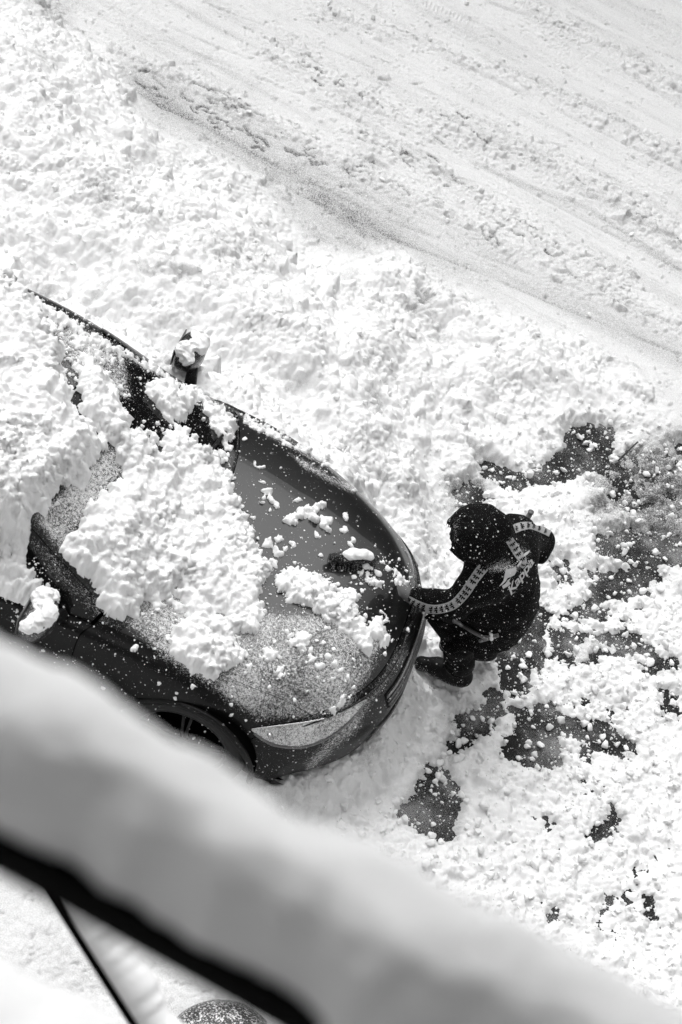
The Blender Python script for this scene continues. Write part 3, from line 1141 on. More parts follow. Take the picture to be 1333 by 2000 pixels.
# coarse sheet beyond the detailed part
nx2 = 260
gx2 = np.sign(np.linspace(-1, 1, nx2)) * np.abs(np.linspace(-1, 1, nx2)) ** 2.2 * 60
X2, Y2 = np.meshgrid(gx2, gx2, indexing='ij')
q2 = px(np.stack([X2, Y2, X2 * 0 + .2], -1))
dd = (X2 - 0.0) ** 2 + Y2 ** 2
in2 = (q2[..., 0] > -235) & (q2[..., 0] < 1570) & (q2[..., 1] > -235) & (q2[..., 1] < 2230) & (Y2 > -6)
Z2 = .10 + .05 * fbm(N2, X2, Y2, .8, 3) + .03 * billow(N1, X2, Y2, 3, 3)
Z2 += .25 * np.exp(-((Y2 - .9 + .1 * X2) / .7) ** 2)
V = np.stack([X2, Y2, Z2], -1).reshape(-1, 3)
w2 = w2l(V)
undercar = ((np.abs(w2[:, 1]) < 1.1) & (w2[:, 0] < .2) & (w2[:, 0] > -4.4)).reshape(X2.shape)
F = grid_faces(nx2, nx2, ~in2 & ~undercar)
V, F = compact(V, F)
o = mk('snow_field', V, F, RSNOW, attrs={'dirt': np.full(len(V), .04)})
tag(o, kind='structure')
v, f = box((0, 0, -.5), (130, 130, 1.0))
o = mk('road', v, f, ASPHALT, smooth=False)
tag(o, kind='structure')

# ------------------------------------------------------------------ loose lumps as real meshes
def ico(sub):
    bm = bmesh.new()
    bmesh.ops.create_icosphere(bm, subdivisions=sub, radius=1)
    V = np.array([v.co[:] for v in bm.verts])
    F = np.array([[v.index for v in f.verts] for f in bm.faces])
    bm.free()
    return V, F


IV, IF = ico(2)
BV, BF = ico(3)


def lump_variants(IV, n=14):
    out = []
    for k in range(n):
        r = np.random.default_rng(100 + k)
        V = IV.copy()
        d = np.ones(len(V))
        for _ in range(11):
            a = r.normal(size=3)
            a /= np.linalg.norm(a)
            c = r.uniform(.42, .85)
            pr = V @ a
            d = np.minimum(d, np.where(pr > 0, c / np.maximum(pr, .01), 9))
        d = np.clip(d, .35, 1) + r.normal(scale=.03, size=len(V)) + .10 * N1(V[:, 0] * 2.3 + k, V[:, 1] * 2.3 + V[:, 2] * 1.7) + .06 * N2(V[:, 0] * 5 + k, V[:, 1] * 5 - V[:, 2] * 4)
        out.append(V * d[:, None] * r.uniform(.55, 1.3, 3))
    return out


LV = lump_variants(IV)
LB = lump_variants(BV, 18)


def lumps(name, P, r, mat, label=None, parent=None):
    VV, FF, off = [], [], 0
    big = np.asarray(r) > .011
    for sel, tv, tf, lv in ((~big, IV, IF, LV), (big, BV, BF, LB)):
        Ps, rs = np.asarray(P)[sel], np.asarray(r)[sel]
        n = len(Ps)
        if n == 0:
            continue
        Vs = np.zeros((n, len(tv), 3))
        for k in range(n):
            a, b = RNG.uniform(0, 6.28), RNG.uniform(-.7, .7)
            ca, sa, cb, sb = math.cos(a), math.sin(a), math.cos(b), math.sin(b)
            M = np.array([[ca, -sa, 0], [sa, ca, 0], [0, 0, 1]]) @ np.array([[1, 0, 0], [0, cb, -sb], [0, sb, cb]])
            Vs[k] = lv[k % len(lv)] @ M.T * rs[k] + Ps[k]
        VV.append(Vs.reshape(-1, 3))
        FF.append((tf[None] + (np.arange(n) * len(tv))[:, None, None]).reshape(-1, 3) + off)
        off += n * len(tv)
    V, F = np.concatenate(VV), np.concatenate(FF)
    return mk(name, V, F, mat, parent, attrs={'dirt': np.zeros(len(V))})


n = 90000
x = RNG.uniform(-3.6, 3.2, n)
y = RNG.uniform(-4, 7.2, n)
wgt = np.clip(front * .8 + bank * .14 + np.clip(bare, 0, 1) * .30 + crumb * .05 + .0012, 0, 1) * ci * (1 - side)
k = (RNG.uniform(0, 1, n) < sample(wgt, GX0, GY0, GDX, x, y))
x, y = x[k], y[k]
q = px(np.stack([x, y, np.full(len(x), .15)], -1))
k = (q[:, 0] > -80) & (q[:, 0] < 1420) & (q[:, 1] > -80) & (q[:, 1] < 2080)
x, y = x[k][:26000], y[k][:26000]
r = .0042 * (7.5 ** (RNG.uniform(0, 1, len(x)) ** 4.6))
z = np.maximum(sample(Hh, GX0, GY0, GDX, x, y), 0) + r * .35
o = lumps('snow_crumbs', np.stack([x, y, z], -1), r, SNOW)
tag(o, 'loose white crumbs and clods of broken snow strewn over the street', 'snow', kind='stuff')

# ------------------------------------------------------------------ snow on the car
CDX = 0.0065
CX0, CY0 = -3.25, -2.9
CNX, CNY = int(4.1 / CDX), int(3.4 / CDX)
cx1 = CX0 + np.arange(CNX) * CDX
cy1 = CY0 + np.arange(CNY) * CDX
CXX, CYY = np.meshgrid(cx1, cy1, indexing='ij')
wl = w2l(np.stack([CXX, CYY, np.zeros_like(CXX)], -1))
# coarse raycast of body height, then interpolate
step = 6
base = np.full((CNX // step + 2, CNY // step + 2), np.nan)
for i in range(base.shape[0]):
    for j in range(base.shape[1]):
        w_ = np.array([CX0 + i * step * CDX, CY0 + j * step * CDX, 0])
        l_ = w2l(w_)
        h_ = CAR_BVH.ray_cast(Vector((l_[0], l_[1], 3)), Vector((0, 0, -1)))
        if h_[0] is not None:
            base[i, j] = h_[0][2]
fi = np.arange(CNX) / step
fj = np.arange(CNY) / step
i0, j0 = fi.astype(int), fj.astype(int)
a_, b_ = (fi - i0)[:, None], (fj - j0)[None, :]
CB = base[i0][:, j0] * (1 - a_) * (1 - b_) + base[i0 + 1][:, j0] * a_ * (1 - b_) + base[i0][:, j0 + 1] * (1 - a_) * b_ + base[i0 + 1][:, j0 + 1] * a_ * b_


def on_car(q, up=0.0):
    """pixel -> world point on the body, lifted so that the top of a layer 'up' thick appears there"""
    p_, _ = hit_car(q)
    if p_ is None:
        w_ = un(np.array(q, float), .9)
    else:
        w_ = l2w(p_)
    d = ray(np.array(q, float))
    return w_ + d * (up / d[2])


THICK = [  # polygon in photo pixels, thickness, clod radius range, count
    ([(-60, 470), (60, 560), (82, 600), (110, 660), (140, 780), (205, 855), (70, 970), (20, 990), (-60, 950)], .12, .04, .14, 420),
    ([(-60, 930), (20, 980), (20, 1050), (70, 1100), (90, 1140), (60, 1140), (-60, 1180)], .06, .04, .08, 120),
    ([(150, 660), (240, 760), (250, 830), (320, 835), (370, 830), (400, 880), (440, 880), (450, 940), (480, 1010), (505, 1080), (525, 1120), (500, 1160), (440, 1170), (400, 1150), (350, 1130), (300, 1140), (235, 1195),
      (180, 1120), (135, 1075), (165, 1005), (250, 910), (235, 860), (165, 800)], .075, .022, .11, 640),
    ([(330, 1130), (400, 1140), (500, 1140), (520, 1180), (500, 1225), (440, 1235), (400, 1215), (350, 1190)], .045, .016, .045, 120),
    ([(345, 1195), (440, 1225), (450, 1270), (400, 1275), (350, 1240)], .05, .014, .05, 70),
    ([(290, 1145), (340, 1150), (350, 1180), (300, 1185)], .03, .010, .028, 26),
    ([(275, 750), (330, 735), (400, 770), (455, 815), (445, 880), (420, 840), (390, 780), (330, 820), (320, 800)], .06, .02, .05, 200),
    ([(545, 1120), (575, 1095), (610, 1115), (640, 1135), (680, 1150), (700, 1160), (690, 1200), (680, 1220), (620, 1190), (590, 1170), (540, 1150)], .05, .018, .035, 160),
    ([(590, 1110), (640, 1130), (600, 1180), (560, 1170)], .05, .015, .03, 60),
    ([(600, 1110), (690, 1160), (720, 1240), (690, 1250), (640, 1200)], .045, .012, .03, 90),
    ([(650, 1140), (700, 1150), (705, 1180), (660, 1175)], .04, .012, .028, 30),
    ([(690, 1210), (755, 1200), (765, 1250), (715, 1275), (690, 1250)], .04, .012, .028, 70),
    ([(340, 1230), (460, 1230), (480, 1280), (420, 1310), (380, 1300), (340, 1265)], .05, .015, .04, 140),
    ([(555, 1235), (605, 1230), (608, 1250), (590, 1265), (565, 1255)], .03, .010, .022, 26),
    ([(508, 1265), (545, 1260), (550, 1280), (530, 1292), (510, 1280)], .03, .010, .02, 18),
    ([(538, 1300), (560, 1300), (562, 1318), (545, 1320)], .02, .008, .014, 8),
    ([(84, 596), (250, 684), (340, 735), (440, 792), (436, 798), (330, 742), (240, 694), (90, 606)], .022, .006, .020, 240),
    ([(60, 570), (110, 600), (170, 636), (160, 650), (100, 625), (70, 600)], .03, .010, .03, 60),
    ([(270, 690), (330, 722), (335, 735), (300, 730)], .02, .008, .02, 26),
    ([(86, 600), (160, 640), (240, 690), (250, 712), (200, 705), (130, 665)], .02, .006, .02, 90),
    ([(130, 690), (210, 720), (240, 770), (200, 790), (150, 740)], .02, .008, .02, 70),
    ([(20, 1165), (90, 1145), (110, 1190), (60, 1200), (25, 1195)], .06, .02, .04, 60),
    ([(490, 815), (520, 840), (520, 855), (470, 825)], .015, .006, .012, 30),
    ([(470, 822), (560, 870), (640, 905), (645, 893), (560, 850), (480, 805)], .02, .008, .016, 120),
    ([(360, 660), (400, 690), (410, 740), (375, 760), (350, 720)], .05, .02, .04, 50),
    ([(700, 1108), (745, 1130), (750, 1142), (735, 1145), (700, 1125)], .03, .008, .018, 24),
    ([(755, 1095), (800, 1130), (805, 1150), (770, 1140), (765, 1115)], .02, .008, .018, 24),
    ([(640, 1410), (655, 1392), (665, 1395), (650, 1415)], .01, .006, .01, 0),
]
SPOTS = [(515, 940, 5), (522, 955, 9), (519, 970, 5), (532, 978, 6), (545, 985, 6), (498, 905, 4), (508, 912, 4), (583, 975, 7), (585, 995, 9), (572, 1005, 11), (590, 1003, 9), (620, 985, 11),
         (612, 1003, 10), (640, 1012, 10), (635, 1025, 9), (563, 1010, 7), (674, 1030, 8), (672, 1037, 5), (692, 1052, 5), (684, 1062, 5), (676, 1005, 6), (622, 1045, 5), (576, 1065, 4), (528, 997, 3), (494, 1010, 3),
         (545, 1050, 8), (535, 1068, 9), (545, 1078, 8), (540, 1095, 8), (555, 1068, 5), (575, 1058, 4), (432, 930, 7), (445, 925, 9), (438, 950, 8), (448, 970, 7), (436, 965, 5), (455, 945, 4),
         (750, 1098, 4), (762, 1108, 5), (655, 1290, 5), (665, 1305, 4), (680, 1320, 5), (690, 1340, 4), (640, 1275, 6), (625, 1300, 6), (612, 1285, 5), (650, 1320, 4), (672, 1355, 7), (668, 1372, 6), (655, 1385, 5), (640, 1378, 3), (610, 1268, 5),
         (465, 1290, 4), (488, 1299, 5), (480, 1310, 3), (265, 1258, 6), (303, 1280, 3), (385, 1330, 6), (415, 1400, 7), (660, 1215, 3), (642, 1225, 3), (622, 1170, 4), (432, 1290, 6), (502, 1195, 3), (560, 1230, 5), (300, 1230, 3), (330, 1310, 3), (600, 1345, 3)]
CWX = .012 * fbm(N2, CXX, CYY, 22, 3, .65)
CWY = .012 * fbm(N4, CXX, CYY, 22, 3, .65)
TH = np.full((CNX, CNY), -1.0)
ZT = CB.copy()
pxt = px(np.stack([CXX, CYY, CB], -1))
for poly, th, r0, r1, nn in THICK:
    if nn == 0:
        continue
    a = np.array(poly, float)
    cnt = 0
    # coarse base layer of clods filling the area
    pts = []
    while len(pts) < nn:
        q_ = RNG.uniform(a.min(0), a.max(0), (nn * 3, 2))
        pts += q_[in_poly(q_, poly)].tolist()
    pts = pts[:nn]
    X_, Y_, Z_, R_ = [], [], [], []
    for q_ in pts:
        dE = poly_dist(np.array(q_)[None], poly)[0] / 330.0
        r_ = r0 * (r1 / r0) ** (RNG.uniform() ** 1.4)
        r_ = min(r_, max(r0 * .8, dE * 1.0))
        t_ = min(th, .35 * r_ + dE * .9) * RNG.uniform(.75, 1.0)
        w_ = on_car(q_, t_)
        b_ = sample(CB, CX0, CY0, CDX, np.array([w_[0]]), np.array([w_[1]]))[0]
        if not np.isfinite(b_):
            continue
        X_.append(w_[0]); Y_.append(w_[1]); Z_.append(b_ + t_ - r_ * .7); R_.append(r_)
    Z_ = np.array(Z_)
    stamp(ZT, None, CX0, CY0, CDX, X_, Y_, Z_, R_, .55, WX=CWX, WY=CWY)
wx, wy, wz, wr = [], [], [], []
for qx, qy, r_ in SPOTS:
    r_ = r_ / 350.0
    w_ = on_car((qx, qy), r_ * .7)
    for _ in range(3):
        wx.append(w_[0] + RNG.normal() * r_ * .35); wy.append(w_[1] + RNG.normal() * r_ * .35)
        b_ = sample(CB, CX0, CY0, CDX, np.array([wx[-1]]), np.array([wy[-1]]))[0]
        wz.append(b_ + r_ * .1); wr.append(r_ * RNG.uniform(.55, .95))
stamp(ZT, None, CX0, CY0, CDX, wx, wy, wz, wr, .9)
thk = np.nan_to_num(ZT - CB, nan=0)
thk = -talus(-thk, CDX, 34, 1.0, 3.2, fbm(N3, CXX, CYY, 20, 3, .6))
thk[thk < .004] = 0
thk[~np.isfinite(CB)] = 0
nz = fbm(N1, CXX, CYY, 26, 3, .6)
thk = np.where(np.nan_to_num(thk, nan=0) > 0.001, thk + (.010 * nz + .012 * billow(N2, CXX, CYY, 14, 4, .6)) * np.clip(thk / .04, 0, 1), -1)
ok = thk > 0.004
ZZ = CB + np.where(ok, thk, -.01)
g0 = ok & (thk > .02)
V = roughen(CXX, CYY, np.nan_to_num(ZZ, nan=0), CDX, .008 + .026 * np.clip(fbm(N4, CXX, CYY, 3.2, 2) + .4, 0, 1), 20, 5.0)
V = np.where(g0[..., None], V, np.stack([CXX, CYY, np.nan_to_num(ZZ, nan=0)], -1)).reshape(-1, 3)
# grow by one cell so that rims dive below the body surface
g = ok.copy()
g[1:] |= ok[:-1]; g[:-1] |= ok[1:]; g[:, 1:] |= ok[:, :-1]; g[:, :-1] |= ok[:, 1:]
g &= np.isfinite(CB)
F = grid_faces(CNX, CNY, g)
V, F = compact(V, F)
o = mk('snow_on_car', V, F, SNOW, attrs={'dirt': np.zeros(len(V))})
tag(o, 'thick lumpy snow lying over the roof, windshield and hood of the black car', 'snow', kind='stuff')
# crumbs on the hood
n = 4200
qs = RNG.uniform((0, 600), (820, 1500), (n * 4, 2))
wt = np.zeros(len(qs))
for poly, th, r0, r1, nn in THICK:
    d_ = poly_dist(qs, poly)
    wt = np.maximum(wt, np.exp(-(d_ / 14.0) ** 2) * .8)
wt = np.maximum(wt, .05)
wt = np.maximum(wt, .35 * soft(qs, [(480, 1180), (560, 1150), (700, 1240), (680, 1380), (560, 1340), (400, 1330)], 30))
qs = qs[RNG.uniform(0, 1, len(qs)) < wt][:n]
P_, R_ = [], []
for q_ in qs:
    p_, nn = hit_car(q_)
    if p_ is None:
        continue
    r_ = .0028 * 6 ** (RNG.uniform() ** 3.2)
    if p_[2] < .45:
        continue
    P_.append(l2w(p_) + np.array([0, 0, r_ * .4])); R_.append(r_)
o = lumps('snow_grains', np.array(P_), np.array(R_), SNOW)
tag(o, 'small white snow grains scattered on the dark hood and fender', 'snow', kind='stuff')

# ------------------------------------------------------------------ person
def surface_nets(f, lo, hi, h):
    lo, hi = np.array(lo), np.array(hi)
    n = np.ceil((hi - lo) / h).astype(int) + 1
    ax = [lo[i] + np.arange(n[i]) * h for i in range(3)]
    G = np.stack(np.meshgrid(*ax, indexing='ij'), -1)
    D = f(G)
    s = D < 0
    c = np.zeros(tuple(n - 1), int)
    for i in (0, 1):
        for j in (0, 1):
            for k in (0, 1):
                c += s[i:n[0] - 1 + i, j:n[1] - 1 + j, k:n[2] - 1 + k]
    act = (c > 0) & (c < 8)
    idx = -np.ones(act.shape, int)
    idx[act] = np.arange(act.sum())
    pos = np.zeros(act.shape + (3,))
    cnt = np.zeros(act.shape)
    corners = [(i, j, k) for i in (0, 1) for j in (0, 1) for k in (0, 1)]
    for a in corners:
        for ax_ in range(3):
            if a[ax_] == 0:
                b = list(a); b[ax_] = 1
                A = D[a[0]:n[0] - 1 + a[0], a[1]:n[1] - 1 + a[1], a[2]:n[2] - 1 + a[2]]
                B = D[b[0]:n[0] - 1 + b[0], b[1]:n[1] - 1 + b[1], b[2]:n[2] - 1 + b[2]]
                cr_ = (A < 0) != (B < 0)
                t = np.where(cr_, A / np.where(cr_, A - B, 1), 0)
                p = np.zeros(act.shape + (3,))
                for m in range(3):
                    p[..., m] = a[m]
                p[..., ax_] += t
                pos += p * cr_[..., None]
                cnt += cr_
    I = np.stack(np.nonzero(act), -1)
    V = lo + (I + pos[act] / cnt[act][:, None]) * h
    F = []
    for ax_ in range(3):
        b, c_ = (ax_ + 1) % 3, (ax_ + 2) % 3
        sl0 = [slice(1, n[m] - 1) for m in range(3)]
        sl0[ax_] = slice(0, n[ax_] - 1)
        sl1 = list(sl0)
        sl1[ax_] = slice(1, n[ax_])
        A, B = s[tuple(sl0)], s[tuple(sl1)]
        e = np.nonzero(A != B)
        E_ = np.stack(e, -1)
        off = np.ones(3, int)
        off[ax_] = 0
        E_ = E_ + off
        inn = A[e]

        def ix(db, dc):
            q = E_.copy()
            q[:, b] -= db
            q[:, c_] -= dc
            return idx[q[:, 0], q[:, 1], q[:, 2]]
        Q = np.stack([ix(1, 1), ix(0, 1), ix(0, 0), ix(1, 0)], -1)
        Q[~inn] = Q[~inn][:, ::-1]
        F.append(Q)
    return V, np.concatenate(F)


def cap(G, a, b, ra, rb):
    a, b = np.asarray(a, float), np.asarray(b, float)
    d = b - a
    t = np.clip(((G - a) @ d) / (d @ d), 0, 1)
    return np.linalg.norm(G - a - t[..., None] * d, axis=-1) - (ra + (rb - ra) * t)


def smin(a, b, k):
    h = np.clip(.5 + .5 * (b - a) / k, 0, 1)
    return b * (1 - h) + a * h - k * h * (1 - h)


def ell(G, c, r, R=None):
    q = G - np.asarray(c, float)
    if R is not None:
        q = q @ np.asarray(R)
    q = q / np.asarray(r, float)
    l = np.linalg.norm(q, axis=-1)
    return (l - 1) * min(r)


PEL = np.array([1.03, -.93, .86])
CHE = np.array([.88, -.93, 1.16])
NEC = np.array([.80, -.97, 1.27])
HEA = np.array([.69, -1.03, 1.335])
LSH, LEL, LWR = np.array([.80, -1.13, 1.17]), np.array([.70, -1.20, .95]), np.array([.49, -1.17, .875])
RSH, REL, RWR = np.array([.88, -.785, 1.165]), np.array([1.04, -.60, .99]), np.array([.86, -.50, .90])
LHI, LKN, LAN = np.array([1.0, -1.02, .82]), np.array([.83, -1.03, .52]), np.array([.90, -.96, .19])
RHI, RKN, RAN = np.array([.98, -.84, .82]), np.array([.92, -.80, .50]), np.array([1.0, -.73, .19])
Rh = np.array(Matrix.Rotation(math.radians(-38), 3, 'Y') @ Matrix.Rotation(0, 3, 'Z'))
face_dir = np.array([-.66, -.05, -.75])
face_dir /= np.linalg.norm(face_dir)


HANDL, HANDR = LWR + np.array([-.07, .02, -.015]), RWR + np.array([-.05, -.01, -.03])


def fingers(G, hand, fdir, spread, curl, r=.0085):
    """five fingers: four from the knuckles, thumb from the side of the palm"""
    f = np.asarray(fdir, float); f /= np.linalg.norm(f)
    s_ = np.asarray(spread, float); s_ /= np.linalg.norm(s_)
    c_ = np.asarray(curl, float); c_ /= np.linalg.norm(c_)
    D = ell(G, hand, (.045, .042, .02))
    for k, L in enumerate((.058, .068, .064, .05)):
        b0 = hand + f * .035 + s_ * (k - 1.5) * .021
        b1 = b0 + f * L * .5 + c_ * .010
        b2 = b1 + f * L * .25 + c_ * L * .45
        b3 = b2 - f * L * .15 + c_ * L * .35
        D = smin(D, cap(G, b0, b1, r * 1.1, r), .006)
        D = np.minimum(D, cap(G, b1, b2, r, r * .95))
        D = np.minimum(D, cap(G, b2, b3, r * .95, r * .85))
    t0 = hand - f * .01 - s_ * .035
    t1 = t0 + f * .028 - s_ * .018 + c_ * .012
    t2 = t1 + f * .022 + c_ * .022
    D = smin(D, cap(G, t0, t1, r * 1.25, r * 1.1), .01)
    D = np.minimum(D, cap(G, t1, t2, r * 1.1, r * .9))
    return D


HFL, HSL, HCL = np.array([-.93, .30, -.10]), np.array([.3, .95, .1]), np.array([0, -.1, -1.0])
HFR, HSR, HCR = np.array([-.3, .2, -.9]), np.array([.2, .95, .2]), np.array([-.9, -.1, .2])


def body_f(G):
    D = cap(G, PEL + np.array([-.07, 0, 0]), CHE + np.array([-.04, 0, -.03]), .105, .11)
    D = smin(D, cap(G, NEC, HEA, .055, .055), .03)
    D = smin(D, cap(G, LSH, RSH, .05, .05), .04)
    for a, b, c in ((LSH, LEL, LWR), (RSH, REL, RWR)):
        D = smin(D, cap(G, a, b, .05, .04), .03)
        D = smin(D, cap(G, b, c, .04, .026), .02)
    for a, b, c in ((LHI, LKN, LAN), (RHI, RKN, RAN)):
        D = smin(D, cap(G, a, b, .08, .055), .03)
        D = smin(D, cap(G, b, c, .052, .035), .02)
        D = smin(D, cap(G, c, c + np.array([-.13, -.02, -.07]), .035, .03), .02)
    D = smin(D, ell(G, HEA, (.095, .078, .115), Rh), .02)
    # nose, brow, chin, ears
    D = smin(D, cap(G, HEA + face_dir * .09, HEA + face_dir * .112 + np.array([-.01, 0, -.03]), .012, .014), .01)
    D = smin(D, ell(G, HEA + face_dir * .07 + np.array([.03, 0, -.07]), (.035, .03, .03)), .02)
    for sy in (-1, 1):
        D = np.maximum(D, -(np.linalg.norm(G - (HEA + face_dir * .098 + np.array([-.012, sy * .03, .012])), axis=-1) - .013))
        D = smin(D, ell(G, HEA + np.array([0, sy * .08, -.005]), (.018, .01, .028)), .006)
    D = np.minimum(D, cap(G, LWR, HANDL, .026, .028))
    D = np.minimum(D, fingers(G, HANDL, HFL, HSL, HCL))
    D = np.minimum(D, cap(G, RWR, HANDR, .026, .028))
    D = np.minimum(D, fingers(G, HANDR, HFR, HSR, HCR))
    return D


def nz3(G, f, seed=0.0):
    a = N1(G[..., 0] * f + seed, G[..., 2] * f * 1.1 + G[..., 1] * f * .5)
    b = N2(G[..., 1] * f - seed, G[..., 2] * f * .9 + G[..., 0] * f * .4)
    return (a + b) * .5


def pmesh(name, f, lo, hi, h, mat, parent, dust=.1, iters=1):
    V, F = surface_nets(f, lo, hi, h)
    # light relaxation
    for _ in range(iters):
        acc = np.zeros_like(V)
        c = np.zeros(len(V))
        for i in range(4):
            a, b = F[:, i], F[:, (i + 1) % 4]
            np.add.at(acc, a, V[b]); np.add.at(c, a, 1)
            np.add.at(acc, b, V[a]); np.add.at(c, b, 1)
        V = V * .5 + acc / c[:, None] * .5
    d = dust(V) if callable(dust) else np.full(len(V), dust)
    return mk(name, V, F, mat, parent, attrs={'dust': d}), V, F


def snow_clump(name, centers, radii, parent=None, org=None, amp=.02, h=.006):
    C_, R_ = np.asarray(centers, float), np.asarray(radii, float)

    def f(G):
        D = np.full(G.shape[:3], 9.0)
        for c_, r_ in zip(C_, R_):
            D = smin(D, np.linalg.norm(G - c_, axis=-1) - r_, .012)
        return D + amp * np.abs(nz3(G, 22, 1.1)) + amp * .5 * np.abs(nz3(G, 55, 6.1)) - amp * .25
    V, F = surface_nets(f, C_.min(0) - R_.max() - .03, C_.max(0) + R_.max() + .03, h)
    if org is not None:
        V = V - np.array(org)
    return mk(name, V, F, SNOW, parent, attrs={'dirt': np.zeros(len(V))})


for s in (-1, 1):
    pp = np.array([(-1.72 + .03 * math.sin(k * 5), s * (1.0 + (k - 3) * .034), 1.118 + .012 * math.sin(k * 2.1) - .0016 * (k - 3) ** 2) for k in range(7)])
    o = snow_clump('mirror_snow', l2w(pp), [.040, .052, .048, .055, .046, .050, .036], amp=.03)
    tag(o, 'cap of snow resting on the %s mirror of the black car' % ('nearer' if s < 0 else 'farther'), 'snow', kind='stuff')

person, _, _ = pmesh('person', body_f, (.35, -1.35, .05), (1.3, -.35, 1.55), .008, SKIN, None, 0.0)
tag(person, 'person in black hooded jacket with patterned tape stripes, bent over the car hood', 'person')


def coat_f(G):
    back = cap(G, CHE + np.array([-.01, 0, -.02]), PEL + np.array([-.06, 0, -.02]), .172, .182)
    D = smin(back, cap(G, LSH + np.array([.02, .02, -.03]), RSH + np.array([.0, 0, -.03]), .125, .125), .08)
    D = smin(D, cap(G, (.935, -.975, .86), (.92, -1.0, .62), .185, .215), .06)
    D = smin(D, cap(G, (.80, -1.02, 1.12), (.84, -1.08, .86), .12, .10), .06)
    # front panel that hangs open and makes a corner beside the leg
    D = smin(D, cap(G, LSH, LEL, .10, .085), .05)
    D = smin(D, cap(G, LEL, LWR, .083, .056), .025)
    D = smin(D, cap(G, RSH, REL, .100, .082), .06)
    D = smin(D, cap(G, REL + np.array([-.03, .0, .03]), REL + np.array([.03, -.03, -.05]), .06, .055), .03)
    D = smin(D, cap(G, REL, RWR, .078, .05), .03)
    # wrinkles
    D = D + .016 * np.abs(nz3(G, 10)) + .006 * np.abs(nz3(G, 27, 3.1))
    for k in range(5):          # folds at the inner elbow and along the sleeve
        p_ = LEL + (LWR - LEL) * (k * .2)
        D = D + .006 * np.exp(-((np.linalg.norm((G - p_) @ np.eye(3), axis=-1) - .05 - .004 * k) / .01) ** 2) * (((G - p_) @ (LWR - LEL)) > 0)
    # waist gather and seams
    D = D + .006 * np.exp(-((G[..., 2] - .86 - .2 * (G[..., 0] - .95)) / .012) ** 2)
    D = D + .004 * np.exp(-((G[..., 1] + .97 - .02 * np.sin(G[..., 2] * 9)) / .006) ** 2)
    D = D + .012 * np.abs(N3(G[..., 0] * 5 + G[..., 2] * 2.0, G[..., 1] * 4 + G[..., 2] * 7)) - .003
    # cut off at hem and cuffs
    hem = (G - np.array([.93, -1.12, .665])) @ np.array([.22, -.0, -.975])
    arm = np.minimum(cap(G, LEL, LWR, .08, .06), cap(G, REL, RWR, .09, .06))
    D = np.maximum(D, np.where(arm < .02, -1, hem))
    for e, w in ((LEL, LWR), (REL, RWR)):
        d_ = (w - e) / np.linalg.norm(w - e)
        cut = (G - w) @ d_
        D = np.maximum(D, np.where(np.linalg.norm(G - w, axis=-1) < .14, cut, -1))
    return D


def coat_dust(V):
    q = px(V)
    d = np.full(len(V), .17)
    d = np.maximum(d, .60 * soft(q, [(935, 1110), (985, 1090), (1020, 1105), (1015, 1118), (960, 1120)], 9))
    d = np.maximum(d, .40 * soft(q, [(1010, 1050), (1040, 1075), (1030, 1100), (1010, 1085)], 10))
    d = np.maximum(d, .34 * soft(q, [(880, 1010), (905, 1000), (895, 1075), (880, 1060)], 10))
    d += .12 * np.abs(nz3(V, 9))
    return d


coat, CV, CF_ = pmesh('jacket', coat_f, (.36, -1.42, .60), (1.32, -.36, 1.42), .009, CLOTH, person, coat_dust)


def flap_f(G):
    """lower front corner of the open jacket"""
    a, b, c = un(np.array((832., 1206.)), .80), un(np.array((872., 1238.)), .66), un(np.array((880., 1190.)), .86)
    return np.minimum(np.minimum(cap(G, a, b, .006, .04), cap(G, c, a, .055, .008)), cap(G, (a + b + c) / 3, c + np.array([.05, 0, .02]), .035, .06))


pmesh('jacket_flap', flap_f, (.5, -1.4, .55), (1.0, -.95, .98), .007, CLOTH, person, .12)

HOODC = un(np.array((936., 1043.)), 1.335)


def hood_f(G):
    up_ = np.array([0, 0, 1.0])
    Rr = np.array(Matrix.Rotation(math.radians(-30), 3, 'Y'))
    D = ell(G, HOODC, (.180, .158, .160), Rr)
    D = smin(D, ell(G, HOODC + np.array([.11, .04, -.07]), (.12, .15, .09), Rr), .05)
    inner = ell(G, HOODC + face_dir * .05, (.145, .118, .128), Rr)
    opening = cap(G, HOODC + face_dir * .13, HOODC + face_dir * .4, .08, .12)
    D = D + .016 * np.abs(nz3(G, 11, 1.7)) + .007 * np.abs(nz3(G, 30, 5))
    # seams across the hood
    D = D + .005 * np.exp(-((G[..., 1] - HOODC[1] - .055) / .005) ** 2) + .005 * np.exp(-((G[..., 1] - HOODC[1] + .055) / .005) ** 2)
    D = np.maximum(D, -inner)
    return np.maximum(D, -opening)


hood_o, HV, HF_ = pmesh('jacket_hood', hood_f, HOODC - .33, HOODC + .36, .009, CLOTH, person, coat_dust)


def drape_f(G):
    """loose outer hood lying on the shoulders"""
    pts = [un(np.array(p_, float), z_) for p_, z_ in (((950, 1112), 1.235), ((985, 1108), 1.24), ((1016, 1106), 1.20), ((1005, 1080), 1.27), ((985, 1062), 1.31), ((1000, 1048), 1.28))]
    D = ell(G, pts[1], (.06, .07, .045))
    for a, b in zip(pts[:-1], pts[1:]):
        D = smin(D, cap(G, a, b, .05, .045), .05)
    D = smin(D, ell(G, pts[3], (.09, .09, .05)), .04)
    return D + .008 * np.abs(nz3(G, 24, 2.2))


drape_o, DV, DF_ = pmesh('loose_hood', drape_f, (.55, -1.35, 1.0), (1.15, -.6, 1.5), .009, CLOTH, person, coat_dust)


